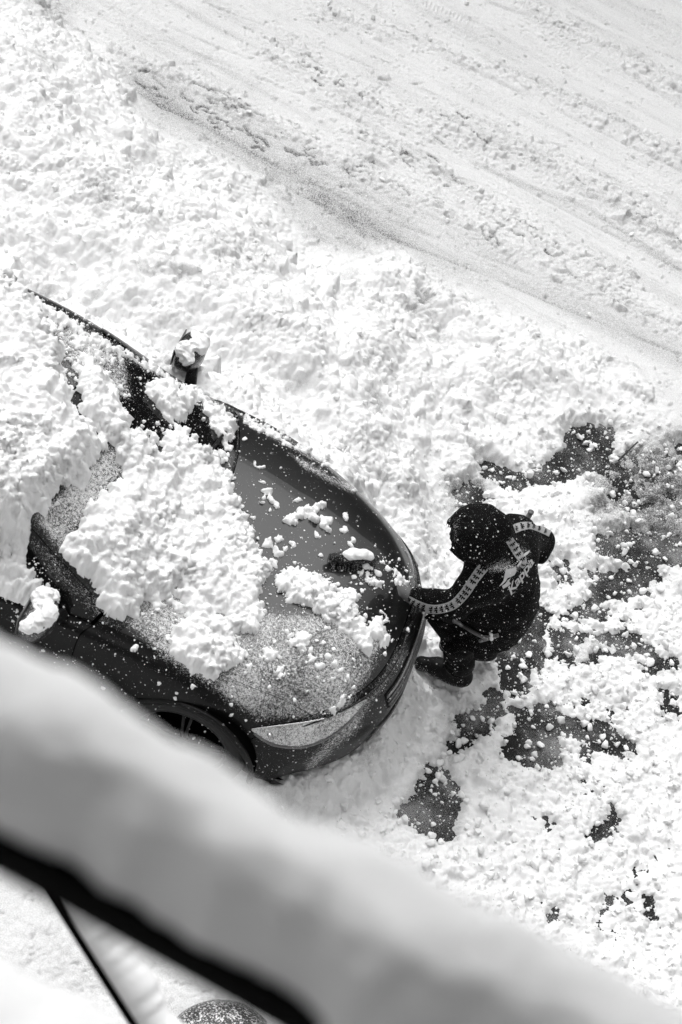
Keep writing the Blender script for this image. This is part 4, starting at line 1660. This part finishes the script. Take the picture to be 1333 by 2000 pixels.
def trousers_f(G):
    D = cap(G, PEL + np.array([-.04, 0, -.08]), PEL + np.array([-.04, 0, -.14]), .14, .13)
    for a, b, c in ((LHI, LKN, LAN), (RHI, RKN, RAN)):
        D = smin(D, cap(G, a, b, .115, .095), .04)
        D = smin(D, cap(G, b, c + np.array([0, 0, .05]), .092, .078), .03)
    D = D + .008 * np.abs(nz3(G, 15, 4)) + .004 * np.sin(G[..., 2] * 75 + 3 * nz3(G, 6)) * np.clip((.45 - G[..., 2]) / .15, 0, 1)
    return np.maximum(D, .205 - G[..., 2])


pmesh('trousers', trousers_f, (.6, -1.3, .12), (1.3, -.5, .95), .009, CLOTH, person, .16)

for an, td in ((LAN, np.array([-.98, .03, 0])), (RAN, np.array([-.97, -.2, 0]))):
    td = td / np.linalg.norm(td)

    def boot_f(G, an=an, td=td):
        base_ = np.array([an[0], an[1], .135])
        D = cap(G, base_ + td * -.045 + np.array([0, 0, .02]), base_ + td * .10 + np.array([0, 0, .01]), .064, .06)
        D = smin(D, cap(G, base_ + td * .10 + np.array([0, 0, .0]), base_ + td * .185 + np.array([0, 0, -.014]), .052, .044), .02)
        D = smin(D, cap(G, base_ + np.array([0, 0, .02]), an + np.array([0, 0, .10]), .062, .072), .03)
        D = smin(D, cap(G, an + np.array([0, 0, .075]), an + np.array([0, 0, .1]), .088, .08), .012)
        D = D + .004 * np.abs(nz3(G, 40, 2)) + .004 * np.exp(-((G[..., 2] - .095) / .006) ** 2)
        D = np.maximum(D, G[..., 2] - (an[2] + .11))
        return np.maximum(D, .078 - G[..., 2])
    pmesh('boot', boot_f, (an[0] - .33, an[1] - .2, .04), (an[0] + .2, an[1] + .2, .34), .0065, BOOT, person,
          lambda V: np.clip(.15 + .35 * np.exp(-((V[:, 2] - .12) / .03) ** 2) * (np.abs(nz3(V, 20)) > .06), 0, 1))

GLOVE = dusted_mat('grey_glove', 0.11, 0.8, spec=0.2, sparse=0.1)
for hd, wr_, f_, s_, c_ in ((HANDL, LWR, HFL, HSL, HCL), (HANDR, RWR, HFR, HSR, HCR)):
    pmesh('glove', lambda G, hd=hd, wr_=wr_, f_=f_, s_=s_, c_=c_: np.minimum(fingers(G, hd, f_, s_, c_, .0125) - .004, cap(G, wr_, hd, .040, .034)),
          hd - .17, hd + .17, .005, GLOVE, person, .12)

# surface of the clothing for laying bands and print on it
ALLV = np.concatenate([CV, HV, DV])
ALLF = np.concatenate([CF_, HF_ + len(CV), DF_ + len(CV) + len(HV)])
P_BVH = BVHTree.FromPolygons([tuple(v) for v in ALLV.tolist()], [tuple(f) for f in ALLF.tolist()])


def hit_p(q, off=0.0):
    d = ray(np.array(q, float))
    r = P_BVH.ray_cast(Vector(CAM), Vector(d))
    if r[0] is None or (r[0] - Vector(CAM)).length > 10.4:
        return None
    n_ = np.array(r[1])
    if n_ @ d > 0:
        n_ = -n_
    return np.array(r[0]) + n_ * off


def lay_strip(name, center, width, off, mat, parent, step=5, m=5, dust=.15):
    C_ = edge_curve(center, max(3, int(sum(math.dist(a, b) for a, b in zip(center[:-1], center[1:])) / step)))
    wd = np.interp(np.linspace(0, 1, len(C_)), np.linspace(0, 1, len(width)), width)
    T_ = np.gradient(C_, axis=0)
    T_ /= np.linalg.norm(T_, axis=1, keepdims=True)
    N_ = np.stack([-T_[:, 1], T_[:, 0]], -1)
    n = len(C_)
    G = np.zeros((n, m, 3))
    okm = np.ones((n, m), bool)
    for i in range(n):
        for j in range(m):
            h_ = hit_p(C_[i] + N_[i] * wd[i] * (j / (m - 1) - .5), off)
            if h_ is None:
                okm[i, j] = False
            else:
                G[i, j] = h_
    # smooth out small wrinkles
    F = grid_faces(n, m, okm)
    if len(F) == 0:
        return None, C_, T_, N_, wd
    V, F, = compact(G.reshape(-1, 3), F)
    return mk(name, V, F, mat, parent, attrs={'dust': np.full(len(V), dust)}), C_, T_, N_, wd


FIG = [  # two seated figures back to back, unit square, y up
    [(-.05, -.45), (-.02, .15), (-.10, .42), (-.22, .45), (-.26, .30), (-.18, .15), (-.30, -.05), (-.44, .12), (-.50, .05), (-.36, -.22), (-.48, -.40), (-.42, -.48), (-.24, -.28), (-.16, -.45)],
    [(.05, -.45), (.02, .15), (.10, .42), (.22, .45), (.26, .30), (.18, .15), (.30, -.05), (.44, .12), (.50, .05), (.36, -.22), (.48, -.40), (.42, -.48), (.24, -.28), (.16, -.45)],
]


def lay_shape(poly2, to_px, off):
    """tessellated polygon laid on the clothing"""
    bm = bmesh.new()
    vs = [bm.verts.new((x_, y_, 0)) for x_, y_ in poly2]
    fc = bm.faces.new(vs)
    bmesh.ops.triangulate(bm, faces=[fc])
    bmesh.ops.subdivide_edges(bm, edges=bm.edges[:], cuts=1, use_grid_fill=True)
    V = np.array([v.co[:2] for v in bm.verts])
    bm.verts.index_update()
    F = [[v.index for v in f.verts] for f in bm.faces]
    bm.free()
    Q = [hit_p(to_px(v), off) for v in V]
    good = [i for i, q_ in enumerate(Q) if q_ is not None]
    mp = {g_: i for i, g_ in enumerate(good)}
    F = [tuple(mp[i] for i in f) for f in F if all(i in mp for i in f)]
    return np.array([Q[i] for i in good]) if good else np.zeros((0, 3)), F


BANDS = [([(945, 1107), (925, 1135), (905, 1163), (882, 1183), (850, 1190), (820, 1182), (791, 1166)], [21, 19, 19, 18, 17, 16, 12], 17, 'sleeve_band', .12),
         ([(1004, 1034), (1018, 1029), (1034, 1027), (1050, 1032), (1074, 1043)], [17, 16, 13, 12, 12], 6, 'sleeve_band', .06),
         ([(994, 1054), (1003, 1067), (1012, 1082), (1022, 1096), (1018, 1108)], [16, 17, 17, 16, 8], 6, 'hood_band', .35)]
for cen, wid, nf, nm, du in BANDS:
    so, C_, T_, N_, wd = lay_strip(nm, cen, wid, .0035, TAPE, person, dust=du)
    if so is None:
        continue
    mats = []
    for k in range(nf):
        i = int((k + .5) / nf * (len(C_) - 1))
        sc = wd[i] * .74
        for fg in FIG:
            v, f = lay_shape(fg, lambda v_, i=i, sc=sc: C_[i] + N_[i] * v_[0] * sc + T_[i] * v_[1] * sc * .62, .0055)
            if len(f):
                mats.append((v, f))
    if mats:
        v, f = join(mats)
        mk('tape_print', v, f, MARK, so, smooth=False, attrs={'dust': np.zeros(len(v))})

# lettering on the back
def text_mesh(s, size, shear):
    cu = bpy.data.curves.new('t', 'FONT')
    cu.body = s
    cu.size = size
    cu.shear = shear
    cu.offset = .018
    cu.space_character = .92
    ob = bpy.data.objects.new('t', cu)
    COL.objects.link(ob)
    bpy.context.view_layer.update()
    dg = bpy.context.evaluated_depsgraph_get()
    me = bpy.data.meshes.new_from_object(ob.evaluated_get(dg))
    COL.objects.unlink(ob)
    bpy.data.objects.remove(ob)
    bm = bmesh.new()
    bm.from_mesh(me)
    bmesh.ops.triangulate(bm, faces=bm.faces[:])
    for _ in range(3):
        le = [e for e in bm.edges if e.calc_length() > size * .12]
        if le:
            bmesh.ops.subdivide_edges(bm, edges=le, cuts=1)
    bmesh.ops.triangulate(bm, faces=bm.faces[:])
    bm.verts.index_update()
    V = np.array([v.co[:2] for v in bm.verts])
    F = [tuple(v.index for v in f.verts) for f in bm.faces]
    bm.free()
    return V, F


TV, TF = text_mesh('Kappa', 1.0, .35)
tw = TV[:, 0].max()
b0, b1 = np.array([997., 1163.]), np.array([1044., 1097.])
bd = (b1 - b0)
bu = np.array([bd[1], -bd[0]]) / np.linalg.norm(bd)
Q = [hit_p(b0 + bd * v[0] / tw + bu * v[1] * 20, .004) for v in TV]
good = {i: k for k, i in enumerate([i for i, q_ in enumerate(Q) if q_ is not None])}
F = [tuple(good[i] for i in f) for f in TF if all(i in good for i in f)]
if F:
    v = np.array([Q[i] for i in good])
    mk('back_lettering', v, F, INK, person, smooth=False, attrs={'dust': np.zeros(len(v))})
lg = []
EMB = [
    [(320, 1275), (365, 1282), (500, 1250), (510, 1310), (470, 1385), (420, 1410), (365, 1400), (345, 1440), (310, 1500), (240, 1570), (185, 1600), (265, 1500), (290, 1390), (335, 1330)],
    [(405, 1435), (365, 1500), (335, 1550), (400, 1545), (350, 1590), (262, 1640), (240, 1590), (300, 1545), (345, 1480)],
    [(640, 1035), (655, 990), (700, 982), (752, 932), (748, 965), (705, 1015), (655, 1045)],
    [(520, 1215), (560, 1160), (600, 1110), (625, 1060), (630, 1100), (600, 1160), (570, 1205), (530, 1235)]]
for fg in EMB:
    v, f = lay_shape([(955 + a_ / 9.52, 977 + b_ / 9.52) for a_, b_ in fg], lambda v_: (v_[0], v_[1]), .004)
    if len(f):
        lg.append((v, f))
if lg:
    v, f = join(lg)
    mk('back_emblem', v, f, INK, person, smooth=False, attrs={'dust': np.zeros(len(v))})

# ------------------------------------------------------------------ tools
# snow brush in the near hand
hb = HANDL + np.array([-.01, .0, -.03])
bh = l2w(hit_car((690, 1098))[0]) + np.array([0, 0, .045])
brush = empty('snow_brush', tuple(hb))
tag(brush, 'black snow brush held on the hood, its bristle head caked with snow', 'brush')


def wpart(name, V, F, mat, root, **kw):
    V = np.asarray(V, float) - np.array(root.location)
    return mk(name, V, F, mat, root, **kw)


ax_ = bh - hb
ax_ /= np.linalg.norm(ax_)
v, f = tube([hb - ax_ * .05, hb, hb + (bh - hb) * .5, bh], [.013, .014, .010, .010], 10)
wpart('handle', v, f, TRIM, brush, attrs={'dust': np.full(len(v), .5)})
h0, h1 = l2w(hit_car((640, 1100))[0]) + (0, 0, .05), l2w(hit_car((733, 1102))[0]) + (0, 0, .05)
v, f = tube([h0, h0 * .7 + h1 * .3, h0 * .3 + h1 * .7, h1], [.018, .032, .034, .012], 10)
wpart('head', v, f, TRIM, brush, attrs={'dust': np.full(len(v), .35)})
br = []
hd_ = (h1 - h0) / np.linalg.norm(h1 - h0)
sd = np.cross(hd_, (0, 0, 1))
for k in range(260):
    t_ = RNG.uniform(.03, .97)
    p0 = h0 + (h1 - h0) * t_ + np.array([0, 0, -.005])
    p1 = p0 + sd * RNG.uniform(-.06, .06) + hd_ * RNG.uniform(-.012, .012) + np.array([0, 0, -.045])
    br.append(tube([p0, (p0 + p1) / 2 + sd * .004, p1], .0022, 3, cap=False))
v, f = join(br)
wpart('bristles', v, f, TRIM, brush, attrs={'dust': np.full(len(v), .45)})
pp, rr = [], []
for k in range(13):
    t_ = .30 + .52 * k / 12
    pp.append(h0 + (h1 - h0) * t_ + sd * RNG.normal() * .010 + np.array([0, 0, .026])); rr.append(.017 + .010 * math.sin(k * .26 * math.pi / 3.2))
snow_clump('caked_snow', pp, rr, brush, brush.location, .010, .0045)
pp, rr = [], []
for k in range(9):
    t_ = .12 + .45 * k / 8
    pp.append(bh + (hb - bh) * t_ + np.array([0, 0, .014]) + RNG.normal(size=3) * .004); rr.append(.013 + .005 * math.sin(k))
snow_clump('caked_snow', pp, rr, brush, brush.location, .008, .0045)
st0, st1 = un(np.array((783., 1167.)), .85), un(np.array((763., 1212.)), .74)
v, f = tube([st0, st1], .004, 6)
wpart('wrist_strap', v, f, GREYM, brush, attrs={'dust': np.full(len(v), .1)})

# shovel standing behind the person
s_top = un(np.array((1037., 1001.)), 1.16)
s_bot = np.array([s_top[0] - .03, s_top[1] - .06, .28])
sh = empty('snow_shovel', tuple(s_bot))
tag(sh, 'upright shovel behind the person, only its round grey handle end showing by the elbow', 'shovel')
v, f = tube([s_bot + (s_top - s_bot) * t_ for t_ in np.linspace(0, 1, 6)], .0145, 14)
wpart('shaft', v, f, WOOD, sh)
v, f = tube([s_top - (s_top - s_bot) * .001, s_top + (s_top - s_bot) * .008], .0165, 14)
wpart('end_cap', v, f, GREYM, sh, attrs={'dust': np.full(len(v), .2)})
U_, W_ = np.meshgrid(np.linspace(-1, 1, 14), np.linspace(0, 1, 14), indexing='ij')
bl = np.stack([s_bot[0] - .02 + .035 * U_ ** 2 + .03 * W_, s_bot[1] + U_ * .17, s_bot[2] + .03 - W_ * .3], -1)
bl2 = bl + np.array([.004, 0, 0])
v = np.concatenate([bl.reshape(-1, 3), bl2.reshape(-1, 3)])
f = np.concatenate([grid_faces(14, 14), grid_faces(14, 14)[:, ::-1] + 196])
wpart('blade', v, f, GREYM, sh, attrs={'dust': np.full(len(v), .5)})

# scraper hanging at the hip
p0, p1 = hit_p((886, 1208), .012), hit_p((944, 1240), .014)
if p0 is not None and p1 is not None:
    sc_ = empty('ice_scraper', tuple((p0 + p1) / 2))
    tag(sc_, 'dark ice scraper with snow caked blade hanging at the hip of the jacket', 'scraper')
    mid = [hit_p((886 + (944 - 886) * t_, 1208 + 32 * t_), .013) for t_ in np.linspace(0, 1, 7)]
    mid = [m_ for m_ in mid if m_ is not None]
    v, f = tube(mid, .010, 8)
    wpart('handle', v, f, STEEL, sc_, attrs={'dust': np.full(len(v), .22)})
    e0, e1 = hit_p((938, 1250), .016), hit_p((972, 1237), .016)
    if e0 is not None and e1 is not None:
        v, f = tube([p1, (e0 + e1) / 2], [.010, .012], 8)
        v2, f2 = tube([e0, (e0 + e1) / 2 + (0, 0, .004), e1], [.009, .013, .011], 8)
        v, f = join([(v, f), (v2, f2)])
        wpart('blade', v, f, STEEL, sc_, attrs={'dust': np.full(len(v), .5)})
        mm = (e0 * .4 + e1 * .6)
        snow_clump('caked_snow', [mm + RNG.normal(size=3) * .008 + (0, 0, .008) for _ in range(9)], RNG.uniform(.005, .009, 9), sc_, sc_.location, .003, .0025)

# twig on the road
ta0, ta1 = un(np.array((1208., 900.)), .03), un(np.array((1246., 863.)), .07)
v, f = tube([ta0, (ta0 + ta1) / 2 + (0, 0, .004), ta1], [.006, .0055, .005], 7)
tw_ = mk('stick', v - ta0, f, TWIG)
tw_.location = tuple(ta0)
tag(tw_, 'short dark straight stick lying on the dirty snow at the right', 'stick')

# ------------------------------------------------------------------ bin at the lower edge
bc = un(np.array((440., 2055.)), .55)
bn = empty('rubbish_bin', (bc[0], bc[1], 0))
tag(bn, 'dark domed rubbish bin dusted with snow below the railing', 'bin')
th = np.linspace(0, 2 * np.pi, 49)
prof = [(0, .62), (.08, .615), (.16, .60), (.21, .575), (.25, .53), (.262, .50), (.262, .485)]
V = np.array([[(r_ * math.cos(a), r_ * math.sin(a), z_) for r_, z_ in prof] for a in th])
mk('lid', V.reshape(-1, 3), grid_faces(*V.shape[:2])[:, ::-1], BIN, bn, attrs={'dust': np.full(V.size // 3, .52)})
v, f = tube([(.258 * math.cos(a), .258 * math.sin(a), .49) for a in th], .008, 8, cap=False)
mk('rim', v, f, BIN, bn, attrs={'dust': np.full(len(v), .1)})
prof = [(.20, -.02), (.245, .3), (.25, .49)]
V = np.array([[(r_ * math.cos(a), r_ * math.sin(a), z_) for r_, z_ in prof] for a in th])
mk('drum', V.reshape(-1, 3), grid_faces(*V.shape[:2])[:, ::-1], BIN, bn, attrs={'dust': np.full(V.size // 3, .1)})

# ------------------------------------------------------------------ balcony railing with snow, building behind the camera
RAILSNOW = snow_mat('railing_snow', 0.84, bumpd=.003)
RZ = 6.84
ra, rb = un(np.array((0., 1392.)), RZ), un(np.array((900., 1886.)), RZ)
rd = (rb - ra)[:2]
rd /= np.linalg.norm(rd)
rn = np.array([-rd[1], rd[0]])


def snow_ridge(a, d, L0, L1, zc, prof_w, prof_h, seed, nl=500, nr=56):
    ls = np.linspace(L0, L1, nl)
    ph = np.linspace(0, 2 * np.pi, nr, endpoint=False)
    LL, PH = np.meshgrid(ls, ph, indexing='ij')
    nseed = fbm(N1, LL * 1.0 + seed, np.cos(PH) * .12 + seed + np.sin(PH) * .1, 7, 3, .5)
    fine = billow(N2, LL + seed, PH * .06, 45, 3, .6)
    k = 1 + .10 * nseed + .035 * fine
    cx = np.cos(PH)
    sx = np.sin(PH)
    off = prof_w * np.sign(cx) * np.abs(cx) ** .8 * k + .004 * N3(LL * 5 + seed, LL * 0 + .3) + .0085 * N4(LL * 15 + seed, cx * .8) + .003 * N2(LL * 40 + seed, cx * .8)
    up = np.where(sx > 0, prof_h * np.abs(sx) ** .9 * k, -.012 * np.abs(sx) * k)
    n_ = np.array([-d[1], d[0]])
    P = np.zeros(LL.shape + (3,))
    P[..., 0] = a[0] + d[0] * LL + n_[0] * off
    P[..., 1] = a[1] + d[1] * LL + n_[1] * off
    P[..., 2] = zc + up
    V = P.reshape(-1, 3)
    F = [(i * nr + j, i * nr + (j + 1) % nr, (i + 1) * nr + (j + 1) % nr, (i + 1) * nr + j) for i in range(nl - 1) for j in range(nr)]
    F += [tuple(range(nr))[::-1], tuple(range((nl - 1) * nr, nl * nr))]
    return V, F


rail = empty('balcony_railing', (ra[0], ra[1], 5.86))
tag(rail, 'black balcony railing out of focus across the foreground under a thick ridge of snow', 'railing')
ZS = RZ - .045
v, f = snow_ridge(ra, rd, -1.6, 1.9, ZS, .054, .080, 3.0, 900)
so = mk('rail_snow', v, f, RAILSNOW, attrs={'dirt': np.zeros(len(v))})
tag(so, 'blurred thick ridge of snow lying along the top rail in the foreground', 'snow', kind='stuff')


def railbox(l0, l1, off, z0, z1, w):
    c = np.array([ra[0] + rd[0] * (l0 + l1) / 2 + rn[0] * off, ra[1] + rd[1] * (l0 + l1) / 2 + rn[1] * off, (z0 + z1) / 2])
    R = np.array([[rd[0], -rd[1], 0], [rd[1], rd[0], 0], [0, 0, 1]])
    return box(c, (l1 - l0, w, z1 - z0), R)


v, f = railbox(-1.7, 2.0, -.026, ZS - .034, ZS + .004, .068)
wpart('top_rail', v, f, RAILM, rail, smooth=False)
for l_ in (-1.3, 1.75):
    v, f = railbox(l_ - .02, l_ + .02, 0, 5.86, ZS - .075, .04)
    wpart('post', v, f, RAILM, rail, smooth=False)

# building that the photograph is taken from: wall behind, slab under the camera
bld = empty('apartment_building', (0, -7.9, 0))
tag(bld, 'plastered apartment building behind the viewer above the pavement', 'building')
v, f = box((0, -9.4, 5.5), (44, 3.0, 12.5))
wpart('wall', v, f, FACADE, bld, smooth=False)
for fx in range(-4, 5):
    for fz in range(3):
        v, f = box((fx * 3.2 + 1.6, -7.88, 1.9 + fz * 3.3), (1.3, .06, 1.6))
        wo_ = wpart('window', v, f, WINDOWM, bld, smooth=False)
sl_ = box((0, -7.18, 5.78), (7.0, 1.40, .16))
wpart('balcony_and_shade_slab', *sl_, FACADE, bld, smooth=False)
v, f = box((0, -7.15, 5.90), (6.9, 1.3, .08))  # unseen snow on the floor slab, added to bounce light up at the rail
wpart('bounce_snow', v, f, SNOW, bld, smooth=False, attrs={'dirt': np.zeros(8)})
sl_ = box((0, -6.72, 9.0), (7.0, 2.36, .16))  # unseen upper slab, added to keep overhead light off the rail snow
wpart('balcony_and_shade_slab', *sl_, FACADE, bld, smooth=False)
# opposite side of the street
opp = empty('opposite_building', (0, 15, 0))
tag(opp, 'dark facade on the far side of the street, mirrored in the car paint', 'building')
v, f = box((0, 17.5, 5.2), (60, 6, 10.6))
wpart('wall', v, f, plain('dark_brick', 0.07, 0.9), opp, smooth=False)
v, f = box((0, 17.5, 11.0), (61, 7, .9))
wpart('roof', v, f, plain('roof_tiles', 0.05, 0.9), opp, smooth=False)
for fx in range(-7, 8):
    for fz in range(3):
        v, f = box((fx * 3.4, 14.46, 2.1 + fz * 3.2), (1.4, .06, 1.7))
        wpart('window', v, f, WINDOWM, opp, smooth=False)

# ledge snow in the lower left corner and the slanting pole
c0 = un(np.array((40., 2020.)), 6.2)
v, f = snow_ridge(c0, rd, -1.2, .18, 6.10, .10, .07, 9.0, 240)
o = mk('ledge_snow', v, f, RAILSNOW, attrs={'dirt': np.zeros(len(v))})
tag(o, 'blurred mound of snow in the lower left corner of the foreground', 'snow', kind='stuff')
pa, pb = un_depth(np.array((92., 1735.)), 3.5), un_depth(np.array((268., 2012.)), 3.5)
pd_ = (pb - pa) / np.linalg.norm(pb - pa)
pe = pa - pd_ * .6
pf = pb + pd_ * .5
pole = empty('slanting_pole', tuple(pa))
tag(pole, 'thin black slanting pole with a ragged strip of snow along one side, below the railing', 'pole')
v, f = tube([pe, pa, pb, pf], .009, 8)
wpart('shaft', v, f, RAILM, pole)
nl = 160
Vp, Fp = [], []
sd_ = np.cross(pd_, FW)
sd_ /= np.linalg.norm(sd_)
rgt = sd_ if (px(pa + sd_ * .1)[0] > px(pa)[0]) else -sd_
for k in range(nl):
    t_ = k / (nl - 1)
    p_ = pa + (pf - pa) * t_
    hw = (.030 + .012 * math.sin(3.1 * t_ + .4)) * (1 + .30 * float(N1(np.array(t_ * 8.), np.array(.5))) + .10 * float(N1(np.array(t_ * 31.), np.array(.5)))) * min(1, t_ * 9 + .1)
    for a in np.linspace(0, 2 * np.pi, 12, endpoint=False):
        Vp.append(p_ + rgt * (.007 + hw + hw * math.cos(a)) - FW * hw * .8 * math.sin(a))
for k in range(nl - 1):
    for j in range(12):
        Fp.append((k * 12 + j, k * 12 + (j + 1) % 12, (k + 1) * 12 + (j + 1) % 12, (k + 1) * 12 + j))
o = wpart('snow_strip', np.array(Vp), Fp, RAILSNOW, pole, attrs={'dirt': np.zeros(len(Vp))})

# ------------------------------------------------------------------ falling snow
n = 5200
qs = RNG.uniform((-60, -60), (1400, 2060), (n, 2))
dep = RNG.uniform(5.6, 9.3, n)
Pn = un_depth(qs, dep)
OV = np.array([[1, 0, 0], [-1, 0, 0], [0, 1, 0], [0, -1, 0], [0, 0, 1], [0, 0, -1]], float)
OF = np.array([[0, 2, 4], [2, 1, 4], [1, 3, 4], [3, 0, 4], [2, 0, 5], [1, 2, 5], [3, 1, 5], [0, 3, 5]])
sz = .0008 + .0018 * RNG.uniform(0, 1, n) ** 4
st = np.stack([sz * RNG.uniform(1, 2.0, n), sz, sz * RNG.uniform(.8, 1.5, n)], -1)
V = (OV[None] * st[:, None, :] + Pn[:, None, :]).reshape(-1, 3)
F = (OF[None] + (np.arange(n) * 6)[:, None, None]).reshape(-1, 3)
o = mk('falling_snow', V, F, SNOW, attrs={'dirt': np.zeros(len(V))})
tag(o, 'fine snowflakes falling through the air over the street', 'snow', kind='stuff')
